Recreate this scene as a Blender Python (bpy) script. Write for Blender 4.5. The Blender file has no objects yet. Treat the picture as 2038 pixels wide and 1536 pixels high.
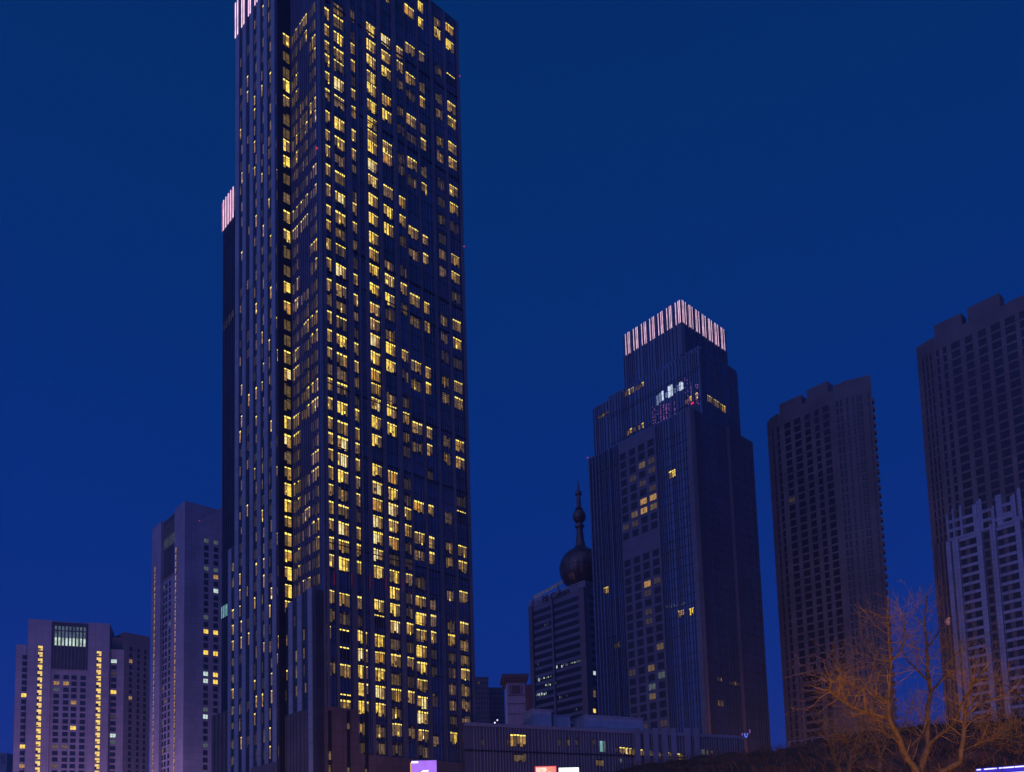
import bpy, math, random
from mathutils import Vector, Matrix

# ------------------------------------------------------------------ camera, sky, light
S = bpy.context.scene
COL = S.collection
F, PX, PY = 1726.26, 1019.0, 1578.39          # lens in photo pixels (2038 x 1536), principal point
PITCH, ROLL = math.radians(5.69), math.radians(1.707)
CAM = Vector((0, 0, 1.7))
_s, _c = math.sin(PITCH), math.cos(PITCH)
_X, _U, FWD = Vector((1, 0, 0)), Vector((0, -_s, _c)), Vector((0, _c, _s))
RGT = _X * math.cos(ROLL) - _U * math.sin(ROLL)
UPV = _X * math.sin(ROLL) + _U * math.cos(ROLL)
cam = bpy.data.cameras.new('camera')
cam.lens = F / 2038 * 36
cam.sensor_width = 36
cam.shift_y = (PY - 768) / 2038
cam.clip_end = 6000
co = bpy.data.objects.new('camera', cam)
COL.objects.link(co)
m = Matrix.Identity(4)
for i in range(3):
    m[i][0], m[i][1], m[i][2], m[i][3] = RGT[i], UPV[i], -FWD[i], CAM[i]
co.matrix_world = m
S.camera = co
S.view_settings.view_transform = 'Standard'
S.view_settings.look = 'None'
S.view_settings.exposure = 0.0
S.view_settings.gamma = 1.0

HAZE = 0.00022
SUN_AZ, SUN_EL = math.radians(212), math.radians(14)     # after-glow of the set sun, behind the camera on the left
w = bpy.data.worlds.new('World')
S.world = w
w.use_nodes = True
nt = w.node_tree
bg = nt.nodes['Background']
tc = nt.nodes.new('ShaderNodeTexCoord')
sx = nt.nodes.new('ShaderNodeSeparateXYZ')
nt.links.new(tc.outputs['Generated'], sx.inputs[0])
ramp = nt.nodes.new('ShaderNodeValToRGB')
nt.links.new(sx.outputs['Z'], ramp.inputs[0])
cr = ramp.color_ramp
cr.elements[0].position = 0.0
cr.elements[0].color = (0.016, 0.028, 0.235, 1)
cr.elements[1].position = 0.9
cr.elements[1].color = (0.0002, 0.021, 0.105, 1)
for p, c in ((0.20, (0.003, 0.028, 0.232, 1)), (0.30, (0.0012, 0.0265, 0.215, 1)), (0.48, (0.0004, 0.0262, 0.185, 1)), (0.68, (0.0002, 0.0275, 0.145, 1))):
    e = cr.elements.new(p)
    e.color = c
# the after-glow: a wide brightening of the sky about the point where the sun went down
gl = nt.nodes.new('ShaderNodeVectorMath')
gl.operation = 'DOT_PRODUCT'
gl.inputs[1].default_value = (math.sin(SUN_AZ) * math.cos(SUN_EL), math.cos(SUN_AZ) * math.cos(SUN_EL), math.sin(SUN_EL))
nt.links.new(tc.outputs['Generated'], gl.inputs[0])
mr = nt.nodes.new('ShaderNodeMapRange')
mr.interpolation_type = 'SMOOTHSTEP'
mr.inputs['From Min'].default_value = -0.15
mr.inputs['From Max'].default_value = 1.0
nt.links.new(gl.outputs['Value'], mr.inputs['Value'])
gr = nt.nodes.new('ShaderNodeMix')
gr.data_type = 'RGBA'
gr.inputs['A'].default_value = (0, 0, 0, 1)
gr.inputs['B'].default_value = (0.105, 0.15, 0.60, 1)
nt.links.new(mr.outputs['Result'], gr.inputs['Factor'])
ad = nt.nodes.new('ShaderNodeMix')
ad.data_type = 'RGBA'
ad.blend_type = 'ADD'
ad.inputs['Factor'].default_value = 1.0
nt.links.new(ramp.outputs['Color'], ad.inputs['A'])
nt.links.new(gr.outputs['Result'], ad.inputs['B'])
nt.links.new(ad.outputs['Result'], bg.inputs['Color'])
bg.inputs['Strength'].default_value = 1.0

sl = bpy.data.lights.new('sun', 'SUN')
sl.energy = 0.22
sl.angle = math.radians(40)
sl.color = (0.38, 0.45, 1.0)
so = bpy.data.objects.new('sun', sl)
COL.objects.link(so)
so.rotation_euler = Vector((-math.sin(SUN_AZ) * math.cos(SUN_EL), -math.cos(SUN_AZ) * math.cos(SUN_EL), -math.sin(SUN_EL))).to_track_quat('-Z', 'Y').to_euler()

# ------------------------------------------------------------------ photo geometry helpers
def ray(x, y):
    return RGT * ((x - PX) / F) + UPV * ((PY - y) / F) + FWD

def at(x, y, Y):
    d = ray(x, y)
    return CAM + d * ((Y - CAM.y) / d.y)

def base_at(x, y, Y):
    p = at(x, y, Y)
    p.z = 0
    return p

def dirv(deg):
    return Vector((math.cos(math.radians(deg)), math.sin(math.radians(deg)), 0))

YAW = 42.4
DR, DL = dirv(YAW), dirv(YAW + 90)
UP = Vector((0, 0, 1))

class Face:
    """a vertical facade: P a point at ground level, d along it, n its outward normal"""
    def __init__(s, P, d, n=None):
        s.P, s.d = Vector(P), d
        if n is None:
            n = d.cross(UP)
            if n.dot(CAM - s.P) < 0:
                n = -n
        s.n = n.normalized()
        s.flip = d.cross(UP).dot(s.n) < 0
    def p(s, u, z, o=0.0):
        return s.P + s.d * u + s.n * o + UP * z
    def uz(s, x, y, o=0.0):
        r = ray(x, y)
        t = (s.P + s.n * o - CAM).dot(s.n) / r.dot(s.n)
        q = CAM + r * t - s.P
        return q.dot(s.d), q.z
    def u(s, x, y, o=0.0):
        return s.uz(x, y, o)[0]
    def z(s, x, y, o=0.0):
        return s.uz(x, y, o)[1]
    def off(s, o, u=0.0):
        return Face(s.P + s.n * o + s.d * u, s.d, s.n)

class MB:
    def __init__(s):
        s.v, s.f, s.m, s.uv, s.mats = [], [], [], [], []
    def mi(s, mat):
        if mat not in s.mats:
            s.mats.append(mat)
        return s.mats.index(mat)
    def poly(s, pts, mat, uv=None):
        b = len(s.v)
        s.v += [Vector(p) for p in pts]
        s.f.append(list(range(b, b + len(pts))))
        s.m.append(s.mi(mat))
        s.uv += uv if uv else [(p[0] + p[1], p[2]) for p in pts]
    def rect(s, f, u0, u1, z0, z1, o, mat):
        q = [(u0, z0), (u1, z0), (u1, z1), (u0, z1)]
        if f.flip:
            q = [q[0], q[3], q[2], q[1]]
        s.poly([f.p(a, b, o) for a, b in q], mat, q)
    def box(s, f, u0, u1, z0, z1, o0, o1, mat, back=False):
        s.rect(f, u0, u1, z0, z1, o1, mat)
        def side(pts, uv, wantn):
            nrm = (pts[1] - pts[0]).cross(pts[2] - pts[1])
            if nrm.dot(wantn) < 0:
                pts, uv = pts[::-1], uv[::-1]
            s.poly(pts, mat, uv)
        for uu, sg in ((u0, -1), (u1, 1)):
            side([f.p(uu, z0, o0), f.p(uu, z0, o1), f.p(uu, z1, o1), f.p(uu, z1, o0)], [(o0, z0), (o1, z0), (o1, z1), (o0, z1)], f.d * sg)
        for zz, sg in ((z0, -1), (z1, 1)):
            side([f.p(u0, zz, o0), f.p(u1, zz, o0), f.p(u1, zz, o1), f.p(u0, zz, o1)], [(u0, o0), (u1, o0), (u1, o1), (u0, o1)], UP * sg)
        if back:
            side([f.p(u0, z0, o0), f.p(u1, z0, o0), f.p(u1, z1, o0), f.p(u0, z1, o0)], [(u0, z0), (u1, z0), (u1, z1), (u0, z1)], -f.n)
    def extrude(s, f, prof, o0, o1, mat):
        """outline (u, z) on a facade, given thickness"""
        a = [f.p(u, z, o1) for u, z in prof]
        b = [f.p(u, z, o0) for u, z in prof]
        s.poly(a, mat, [(u, z) for u, z in prof])
        s.poly(b[::-1], mat, [(u, z) for u, z in prof][::-1])
        n = len(prof)
        for i in range(n):
            j = (i + 1) % n
            s.poly([a[i], b[i], b[j], a[j]], mat, [(0, 0), (1, 0), (1, 1), (0, 1)])
    def prism(s, plan, z0, z1, mat, top=None):
        n = len(plan)
        L = 0
        for i in range(n):
            a, b = Vector(plan[i]), Vector(plan[(i + 1) % n])
            l = (b - a).length
            s.poly([(a.x, a.y, z0), (b.x, b.y, z0), (b.x, b.y, z1), (a.x, a.y, z1)], mat, [(L, z0), (L + l, z0), (L + l, z1), (L, z1)])
            L += l
        s.poly([(p[0], p[1], z1) for p in plan], top or mat, [(p[0], p[1]) for p in plan])
        s.poly([(p[0], p[1], z0) for p in plan][::-1], top or mat, [(p[0], p[1]) for p in plan][::-1])
    def lathe(s, axis, prof, mat, n=24):
        rings = []
        for z, r in prof:
            rings.append([Vector((axis[0] + r * math.cos(2 * math.pi * k / n), axis[1] + r * math.sin(2 * math.pi * k / n), z)) for k in range(n)])
        for a, b in zip(rings, rings[1:]):
            for k in range(n):
                j = (k + 1) % n
                s.poly([a[k], a[j], b[j], b[k]], mat, [(k, a[0].z), (k + 1, a[0].z), (k + 1, b[0].z), (k, b[0].z)])
        s.poly(rings[-1], mat)
        s.poly(rings[0][::-1], mat)
    def tube(s, pts, rad, mat, n=6):
        prev = None
        rings = []
        for i, p in enumerate(pts):
            t = (pts[min(i + 1, len(pts) - 1)] - pts[max(i - 1, 0)])
            if t.length < 1e-9:
                t = Vector((0, 0, 1))
            t.normalize()
            a = t.cross(Vector((0.31, 0.95, 0.05)) if prev is None else prev)
            if a.length < 1e-4:
                a = t.cross(Vector((1, 0, 0)))
            a.normalize()
            b = t.cross(a)
            prev = b.copy() if False else None
            rings.append([p + (a * math.cos(2 * math.pi * k / n) + b * math.sin(2 * math.pi * k / n)) * rad[i] for k in range(n)])
        base = len(s.v)
        for r in rings:
            s.v += r
        mi = s.mi(mat)
        for i in range(len(rings) - 1):
            for k in range(n):
                j = (k + 1) % n
                s.f.append([base + i * n + k, base + i * n + j, base + (i + 1) * n + j, base + (i + 1) * n + k])
                s.m.append(mi)
                s.uv += [(k, i), (k + 1, i), (k + 1, i + 1), (k, i + 1)]
        e = base + (len(rings) - 1) * n
        s.f.append([e + k for k in range(n)])
        s.m.append(mi)
        s.uv += [(0, 0)] * n
    def build(s, name, parent=None, smooth=False):
        org = Vector((0, 0, 0))
        q = parent
        while q is not None:
            org += q.location
            q = q.parent
        me = bpy.data.meshes.new(name)
        me.from_pydata([tuple(p - org) for p in s.v], [], s.f)
        for mt in s.mats:
            me.materials.append(mt)
        me.polygons.foreach_set('material_index', s.m)
        ul = me.uv_layers.new(name='UVMap')
        flat = [c for p in s.uv for c in p]
        ul.data.foreach_set('uv', flat)
        if smooth:
            me.polygons.foreach_set('use_smooth', [True] * len(s.f))
        me.update()
        o = bpy.data.objects.new(name, me)
        COL.objects.link(o)
        if parent:
            o.parent = parent
        return o

def tag(o, label, cat=None, group=None, kind=None):
    if label:
        o['label'] = label
    if cat:
        o['category'] = cat
    if group:
        o['group'] = group
    if kind:
        o['kind'] = kind
    return o

def thing(name, loc, label, cat, group=None):
    o = bpy.data.objects.new(name, None)
    o.location = loc
    o.empty_display_size = 0.5
    COL.objects.link(o)
    return tag(o, label, cat, group)

# ------------------------------------------------------------------ materials
def mat(name, col, rough=0.7, spec=0.4, var=0.25, scale=0.15, brick=None, streak=0.0, ior=None, metal=0.0, bump=0.0):
    mt = bpy.data.materials.new(name)
    mt.use_nodes = True
    t = mt.node_tree
    b = t.nodes['Principled BSDF']
    b.inputs['Roughness'].default_value = rough
    b.inputs['Specular IOR Level'].default_value = spec
    b.inputs['Metallic'].default_value = metal
    if ior:
        b.inputs['IOR'].default_value = ior
    geo = t.nodes.new('ShaderNodeTexCoord')
    nz = t.nodes.new('ShaderNodeTexNoise')
    nz.inputs['Scale'].default_value = scale
    nz.inputs['Detail'].default_value = 6
    t.links.new(geo.outputs['Object'], nz.inputs['Vector'])
    mr = t.nodes.new('ShaderNodeMapRange')
    mr.inputs['From Min'].default_value = 0.3
    mr.inputs['From Max'].default_value = 0.7
    mr.inputs['To Min'].default_value = 1 - var
    mr.inputs['To Max'].default_value = 1 + var
    t.links.new(nz.outputs['Fac'], mr.inputs['Value'])
    mul = t.nodes.new('ShaderNodeMix')
    mul.data_type = 'RGBA'
    mul.blend_type = 'MULTIPLY'
    mul.inputs['Factor'].default_value = 1
    mul.inputs['A'].default_value = (*col, 1)
    t.links.new(mr.outputs['Result'], mul.inputs['B'])
    last = mul.outputs['Result']
    if brick:
        bw, bh, mortar, dark = brick
        uv = t.nodes.new('ShaderNodeUVMap')
        br = t.nodes.new('ShaderNodeTexBrick')
        br.offset = 0.0
        br.inputs['Scale'].default_value = 1.0
        br.inputs['Brick Width'].default_value = bw
        br.inputs['Row Height'].default_value = bh
        br.inputs['Mortar Size'].default_value = mortar
        br.inputs['Color1'].default_value = (1, 1, 1, 1)
        br.inputs['Color2'].default_value = (0.86, 0.86, 0.88, 1)
        br.inputs['Mortar'].default_value = (dark, dark, dark, 1)
        t.links.new(uv.outputs['UV'], br.inputs['Vector'])
        m2 = t.nodes.new('ShaderNodeMix')
        m2.data_type = 'RGBA'
        m2.blend_type = 'MULTIPLY'
        m2.inputs['Factor'].default_value = 1
        t.links.new(last, m2.inputs['A'])
        t.links.new(br.outputs['Color'], m2.inputs['B'])
        last = m2.outputs['Result']
    t.links.new(last, b.inputs['Base Color'])
    if bump:
        bp = t.nodes.new('ShaderNodeBump')
        bp.inputs['Strength'].default_value = bump
        t.links.new(nz.outputs['Fac'], bp.inputs['Height'])
        t.links.new(bp.outputs['Normal'], b.inputs['Normal'])
    return mt

def glow(name, col, strength=1.0, var=0.35, scale=0.6, light=False):
    mt = bpy.data.materials.new(name)
    mt.use_nodes = True
    t = mt.node_tree
    b = t.nodes['Principled BSDF']
    b.inputs['Base Color'].default_value = (0.02, 0.02, 0.02, 1)
    b.inputs['Roughness'].default_value = 0.4
    geo = t.nodes.new('ShaderNodeTexCoord')
    nz = t.nodes.new('ShaderNodeTexNoise')
    nz.inputs['Scale'].default_value = scale
    nz.inputs['Detail'].default_value = 3
    t.links.new(geo.outputs['Object'], nz.inputs['Vector'])
    mr = t.nodes.new('ShaderNodeMapRange')
    mr.inputs['From Min'].default_value = 0.3
    mr.inputs['From Max'].default_value = 0.7
    mr.inputs['To Min'].default_value = strength * (1 - var)
    mr.inputs['To Max'].default_value = strength * (1 + var)
    t.links.new(nz.outputs['Fac'], mr.inputs['Value'])
    b.inputs['Emission Color'].default_value = (*col, 1)
    t.links.new(mr.outputs['Result'], b.inputs['Emission Strength'])
    if not light:
        mt.cycles.emission_sampling = 'NONE'
    return mt

M = dict(
    stone=mat('pale_stone', (0.27, 0.26, 0.28), 0.75, 0.3, 0.12, 0.08, (3.0, 3.3, 0.05, 0.45)),
    pier=mat('bronze_pier', (0.11, 0.105, 0.13), 0.6, 0.4, 0.2, 0.06, (2.0, 3.5, 0.05, 0.5)),
    glass=mat('curtain_glass', (0.024, 0.036, 0.085), 0.12, 0.5, 0.7, 0.1, (1.6, 3.5, 0.06, 0.5), ior=1.9),
    glass2=mat('tower_glass', (0.022, 0.040, 0.10), 0.12, 0.5, 0.6, 0.06, (1.7, 3.5, 0.07, 0.45), ior=1.9),
    slit=mat('recess_panel', (0.035, 0.033, 0.045), 0.5, 0.4, 0.3, 0.2, (1.0, 3.5, 0.08, 0.5)),
    mull=mat('mullion_metal', (0.16, 0.13, 0.17), 0.45, 0.5, 0.15, 0.2),
    mull2=mat('fin_metal', (0.045, 0.05, 0.085), 0.45, 0.5, 0.15, 0.2),
    line=mat('dark_joint', (0.012, 0.012, 0.018), 0.6, 0.3, 0.1),
    brown=mat('brown_cladding', (0.13, 0.085, 0.085), 0.65, 0.35, 0.25, 0.1, (2.2, 3.6, 0.06, 0.55)),
    roof=mat('roof_slab', (0.10, 0.095, 0.10), 0.85, 0.2, 0.3, 0.3),
    grid=mat('grid_bay_cladding', (0.105, 0.11, 0.15), 0.6, 0.4, 0.15, 0.1, (3.1, 3.45, 0.05, 0.7)),
    dark=mat('dark_window_glass', (0.014, 0.014, 0.020), 0.3, 0.30, 0.4, 0.5),
    resi=mat('residential_render', (0.115, 0.098, 0.105), 0.85, 0.2, 0.22, 0.07, (3.2, 3.0, 0.05, 0.75)),
    resi2=mat('residential_brown_render', (0.13, 0.10, 0.10), 0.85, 0.2, 0.25, 0.1, (3.2, 3.0, 0.05, 0.75)),
    pale=mat('pale_tile_cladding', (0.21, 0.245, 0.33), 0.7, 0.3, 0.15, 0.15, (1.6, 1.5, 0.07, 0.6)),
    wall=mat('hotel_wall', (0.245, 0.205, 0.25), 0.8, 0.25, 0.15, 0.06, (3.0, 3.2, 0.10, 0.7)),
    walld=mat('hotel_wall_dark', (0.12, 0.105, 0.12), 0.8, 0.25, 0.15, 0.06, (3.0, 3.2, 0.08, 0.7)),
    louvre=mat('louvre', (0.06, 0.055, 0.07), 0.6, 0.3, 0.3, 0.2, (1.4, 1.0, 0.2, 0.4)),
    band=mat('office_spandrel', (0.12, 0.11, 0.14), 0.6, 0.4, 0.2, 0.1),
    lattice=mat('roof_lattice', (0.32, 0.31, 0.36), 0.6, 0.4, 0.1, 0.2),
    copper=mat('copper_sphere', (0.10, 0.055, 0.045), 0.3, 0.6, 0.35, 0.25, metal=0.7),
    yellow=mat('yellow_paint', (0.80, 0.62, 0.20), 0.6, 0.4, 0.2, 0.5),
    podium=mat('podium_cladding', (0.075, 0.065, 0.09), 0.65, 0.35, 0.2, 0.1),
    podfin=mat('podium_fin', (0.19, 0.165, 0.21), 0.6, 0.35, 0.15, 0.1),
    plant=mat('roof_plant_panel', (0.32, 0.30, 0.36), 0.7, 0.3, 0.12, 0.3, (1.5, 5.0, 0.05, 0.8)),
    bark=mat('bark', (0.145, 0.10, 0.06), 0.9, 0.15, 0.45, 6.0, bump=0.5),
    twig=mat('twig_bark', (0.31, 0.20, 0.065), 0.9, 0.15, 0.4, 4.0),
    earth=mat('hill_earth', (0.055, 0.036, 0.028), 0.95, 0.1, 0.5, 0.6, bump=0.6),
    brush=mat('dry_brush', (0.085, 0.050, 0.035), 0.9, 0.1, 0.4, 2.0),
    ground=mat('ground_asphalt', (0.05, 0.05, 0.053), 0.9, 0.2, 0.3, 0.2),
    metal=mat('painted_metal', (0.06, 0.06, 0.065), 0.5, 0.5, 0.2, 1.0),
    leafbag=mat('dry_leaf_clump', (0.85, 0.60, 0.42), 0.8, 0.2, 0.3, 8.0),
    letter=mat('sign_letter', (0.02, 0.018, 0.02), 0.6, 0.3, 0.1),
)
G = dict(
    strip=glow('room_ceiling_light', (1.0, 0.74, 0.13), 1.75, 0.2, 1.2),
    hi=glow('room_bright', (1.0, 0.66, 0.09), 1.15, 0.5, 1.3),
    pale=glow('room_pale_light', (1.0, 0.80, 0.34), 1.0, 0.4, 1.3),
    amber2=glow('room_amber_light', (1.0, 0.46, 0.06), 0.62, 0.5, 1.3),
    tan=glow('room_tan_curtain', (0.85, 0.52, 0.22), 0.20, 0.6, 1.5),
    mid=glow('room_lit_curtain', (1.0, 0.55, 0.12), 0.40, 0.6, 1.3),
    low=glow('room_dim_curtain', (0.9, 0.56, 0.14), 0.125, 0.5, 1.2),
    dim=glow('room_faint_curtain', (0.75, 0.50, 0.20), 0.045, 0.4, 1.2),
    white=glow('room_cool_light', (0.75, 0.95, 0.85), 0.75, 0.4, 1.5),
    icy=glow('icy_white_light', (0.72, 0.82, 1.0), 0.95, 0.35, 1.5),
    icyd=glow('icy_dim_light', (0.30, 0.40, 0.72), 0.45, 0.4, 1.5),
    cyan=glow('room_cyan_light', (0.35, 0.80, 0.80), 0.55, 0.3, 1.0),
    wdim=glow('room_cool_dim', (0.40, 0.52, 0.45), 0.16, 0.6, 1.5),
    spot=glow('ceiling_spot', (1.0, 0.86, 0.55), 1.6, 0.1, 1.0),
    led=glow('crown_led_strip', (1.0, 0.62, 0.84), 1.2, 0.3, 0.35, True),
    led2=glow('crown_led_pink', (0.75, 0.30, 0.52), 0.55, 0.3, 0.5),
    lit_gold=glow('gold_bay_light', (1.0, 0.66, 0.16), 1.05, 0.35, 1.2),
    grill=glow('grill_floodlight', (0.62, 0.80, 0.66), 0.75, 0.5, 0.4),
    grilld=glow('grill_floodlight_dim', (0.34, 0.50, 0.55), 0.22, 0.5, 0.4),
    red=glow('red_strip', (0.8, 0.02, 0.05), 0.16, 0.3, 0.3),
    beacon=glow('red_beacon', (1.0, 0.03, 0.08), 0.9, 0.1, 1.0),
    purple=glow('purple_panel', (0.46, 0.19, 1.0), 0.95, 0.15, 0.5, True),
    signw=glow('white_panel', (0.95, 1.0, 1.0), 1.5, 0.05, 0.5, True),
    signr=glow('red_panel', (1.0, 0.30, 0.22), 1.0, 0.25, 1.0, True),
    signp=glow('pale_pink_print', (1.0, 0.72, 0.58), 1.0, 0.2, 2.0),
    rededge=glow('red_edge', (0.75, 0.02, 0.06), 0.7, 0.1, 1.0),
    amber=glow('amber_edge', (1.0, 0.52, 0.16), 0.9, 0.1, 1.0),
    blue=glow('blue_neon', (0.10, 0.20, 1.0), 1.0, 0.2, 1.0),
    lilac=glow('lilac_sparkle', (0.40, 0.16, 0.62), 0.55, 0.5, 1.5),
    neonw=glow('violet_neon_core', (0.75, 0.72, 1.0), 1.6, 0.2, 1.0, True),
    neonb=glow('violet_neon_halo', (0.05, 0.03, 0.95), 0.55, 0.2, 0.5, True),
    sodium=glow('sodium_lamp', (1.0, 0.45, 0.10), 6.0, 0.05, 1.0),
)

# ------------------------------------------------------------------ windows
def room(mb, f, u0, u1, z0, z1, kind, rng, o=0.05):
    """one window: dark frame, glazing bars and what the lit room behind shows"""
    W, H = u1 - u0, z1 - z0
    t = min(0.12, W * 0.06)
    mb.rect(f, u0 - t, u1 + t, z0 - t, z1 + t, o - 0.02, M['line'])
    a = o
    if kind == 'x':
        mb.rect(f, u0, u1, z0, z1, a, M['dark'])
    elif kind == 's':                                   # only the row of ceiling lights shows
        mb.rect(f, u0, u1, z0, z1 - 0.16 * H, a, M['dark'])
        k = u0
        while k < u1 - 0.1 * W:
            l = W * rng.uniform(0.14, 0.26)
            mb.rect(f, k, min(k + l, u1), z1 - 0.12 * H, z1 - 0.03 * H, a, G['strip'])
            k += l + W * rng.uniform(0.06, 0.12)
    else:
        L = {'b': ('strip', 'hi', 'hi', 'mid', 'low'), 'm': ('strip', 'mid', 'mid', 'low', 'low'),
             'd': ('low', 'low', 'mid', 'low', 'dim'), 'f': ('dim', 'dim', 'low', 'dim', 'dim'),
             't': ('strip', 'low', 'dim', 'low', 'dim'),
             'g': ('low', 'dim', 'dim', 'dim', 'dim')}[kind]
        zt = z1 - rng.uniform(0.15, 0.22) * H
        q = rng.random()
        if q < 0.22:
            L = tuple('pale' if n == 'hi' else n for n in L)
        elif q < 0.42:
            L = tuple('amber2' if n == 'hi' else n for n in L)
        elif q < 0.65:
            L = (L[0], 'tan' if L[1] in ('mid', 'low') else L[1], L[2], 'tan', L[4])
        if rng.random() < 0.3 and kind in 'bm':
            L = (L[0], L[3], L[1], L[2], L[4])
        if W > H * 0.62:
            c1 = u0 + W * rng.uniform(0.20, 0.42)
            c2 = c1 + W * rng.uniform(0.22, 0.30)
            segs = [(u0, c1, 1), (c1 + 0.06 * W, c2, rng.choice((1, 2, 2))), (c2 + 0.04 * W, u1 - 0.16 * W, 3), (u1 - 0.14 * W, u1, 4)]
        elif W > H * 0.3:
            c1 = u0 + W * rng.uniform(0.48, 0.62)
            segs = [(u0, c1, 1), (c1 + 0.1 * W, u1, 3)]
        else:
            segs = [(u0, u1, 1)]
        mb.rect(f, u0, u1, z0, z1, a - 0.01, M['line'])
        for s0, s1, li in segs:
            s1 = min(s1, u1)
            if s1 - s0 < 0.04:
                continue
            sp = z0 + (zt - z0) * rng.choice((0.0, 0.0, 0.04, 0.1, 0.25))
            mb.rect(f, s0, s1, sp, zt, a, G[L[li]])
            if L[li] in ('hi', 'mid') and rng.random() < 0.6:  # furniture or a lamp seen against the wall
                x0 = s0 + (s1 - s0) * rng.uniform(0.0, 0.5)
                x1 = min(s1, x0 + (s1 - s0) * rng.uniform(0.3, 0.6))
                za = z0 + (zt - z0) * rng.uniform(0.0, 0.35)
                mb.rect(f, x0, x1, za, za + (zt - z0) * rng.uniform(0.15, 0.4), a + 0.01, G[rng.choice(('low', 'mid', 'strip', 'dim'))])
            if kind in 'bmt' or rng.random() < 0.3:
                mb.rect(f, s0 + 0.03 * W, s1, zt + 0.045 * H, z1 - rng.uniform(0.0, 0.05) * H, a, G[L[0]])
    # glazing bar
    if W > H * 0.62:
        bx = u0 + W * 0.62
        mb.box(f, bx - 0.03, bx + 0.03, z0, z1, a, a + 0.06, M['line'])

class WinSet:
    """up to 100 windows of a thing are parts of their own, the smaller rest is one part"""
    def __init__(s, parent, rng, cap=100):
        s.parent, s.rng, s.cap, s.l = parent, rng, cap, []
    def add(s, f, u0, u1, z0, z1, kind, o=0.05, fn=None):
        if u1 < u0:
            u0, u1 = u1, u0
        if z1 < z0:
            z0, z1 = z1, z0
        c = f.p((u0 + u1) / 2, (z0 + z1) / 2) - CAM
        ar = (u1 - u0) * (z1 - z0) * abs(c.normalized().dot(f.n)) / (f.p(u0, z0) - CAM).length_squared
        if kind in 'xf':
            ar *= 0.6
        s.l.append((ar, f, u0, u1, z0, z1, kind, o, fn))
    def done(s):
        s.l.sort(key=lambda t: -t[0])
        rest = MB()
        for i, (ar, f, u0, u1, z0, z1, k, o, fn) in enumerate(s.l):
            mb = MB() if i < s.cap else rest
            (fn or room)(mb, f, u0, u1, z0, z1, k, s.rng, o)
            if i < s.cap:
                mb.build('window', s.parent)
        if rest.f:
            tag(rest.build('windows', s.parent), None, kind='stuff')

def pane(mb, f, u0, u1, z0, z1, kind, rng, o):
    """a recessed punched window: sill, jambs and glass, some of it lit"""
    t = 0.14
    mb.box(f, u0 - t, u1 + t, z0 - 0.16, z0, 0, 0.10, M['line'])
    mb.rect(f, u0, u1, z0, z1, 0.02, G[kind] if kind in G else M['dark'])
    mx = (u0 + u1) / 2
    mb.box(f, mx - 0.04, mx + 0.04, z0, z1, 0.02, 0.07, M['line'])
    mb.box(f, u0 - t, u1 + t, z1, z1 + 0.08, 0, 0.06, M['line'])

def strips(parent, f, spans, z0, z1, matl, name='light_strip', o0=0.1, o1=0.3):
    for u0, u1 in spans:
        mb = MB()
        mb.box(f, min(u0, u1), max(u0, u1), z0, z1, o0, o1, matl)
        mb.build(name, parent)

def beacon(parent, p, r=0.2):
    r = min(r, 0.2)
    mb = MB()
    mb.lathe((p.x, p.y), [(p.z - r, r * 0.3), (p.z - r * 0.6, r), (p.z + r * 0.4, r), (p.z + r, r * 0.3)], G['beacon'], 8)
    mb.build('warning_light', parent)

# ------------------------------------------------------------------ ground
g = MB()
for ix in range(8):
    for iy in range(7):
        x0, y0 = -1200 + 300 * ix, -200 + 200 * iy
        g.poly([(x0, y0, 0), (x0 + 300, y0, 0), (x0 + 300, y0 + 200, 0), (x0, y0 + 200, 0)], M['ground'])
tag(g.build('ground'), 'dark paved ground of the city blocks', kind='structure')

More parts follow.
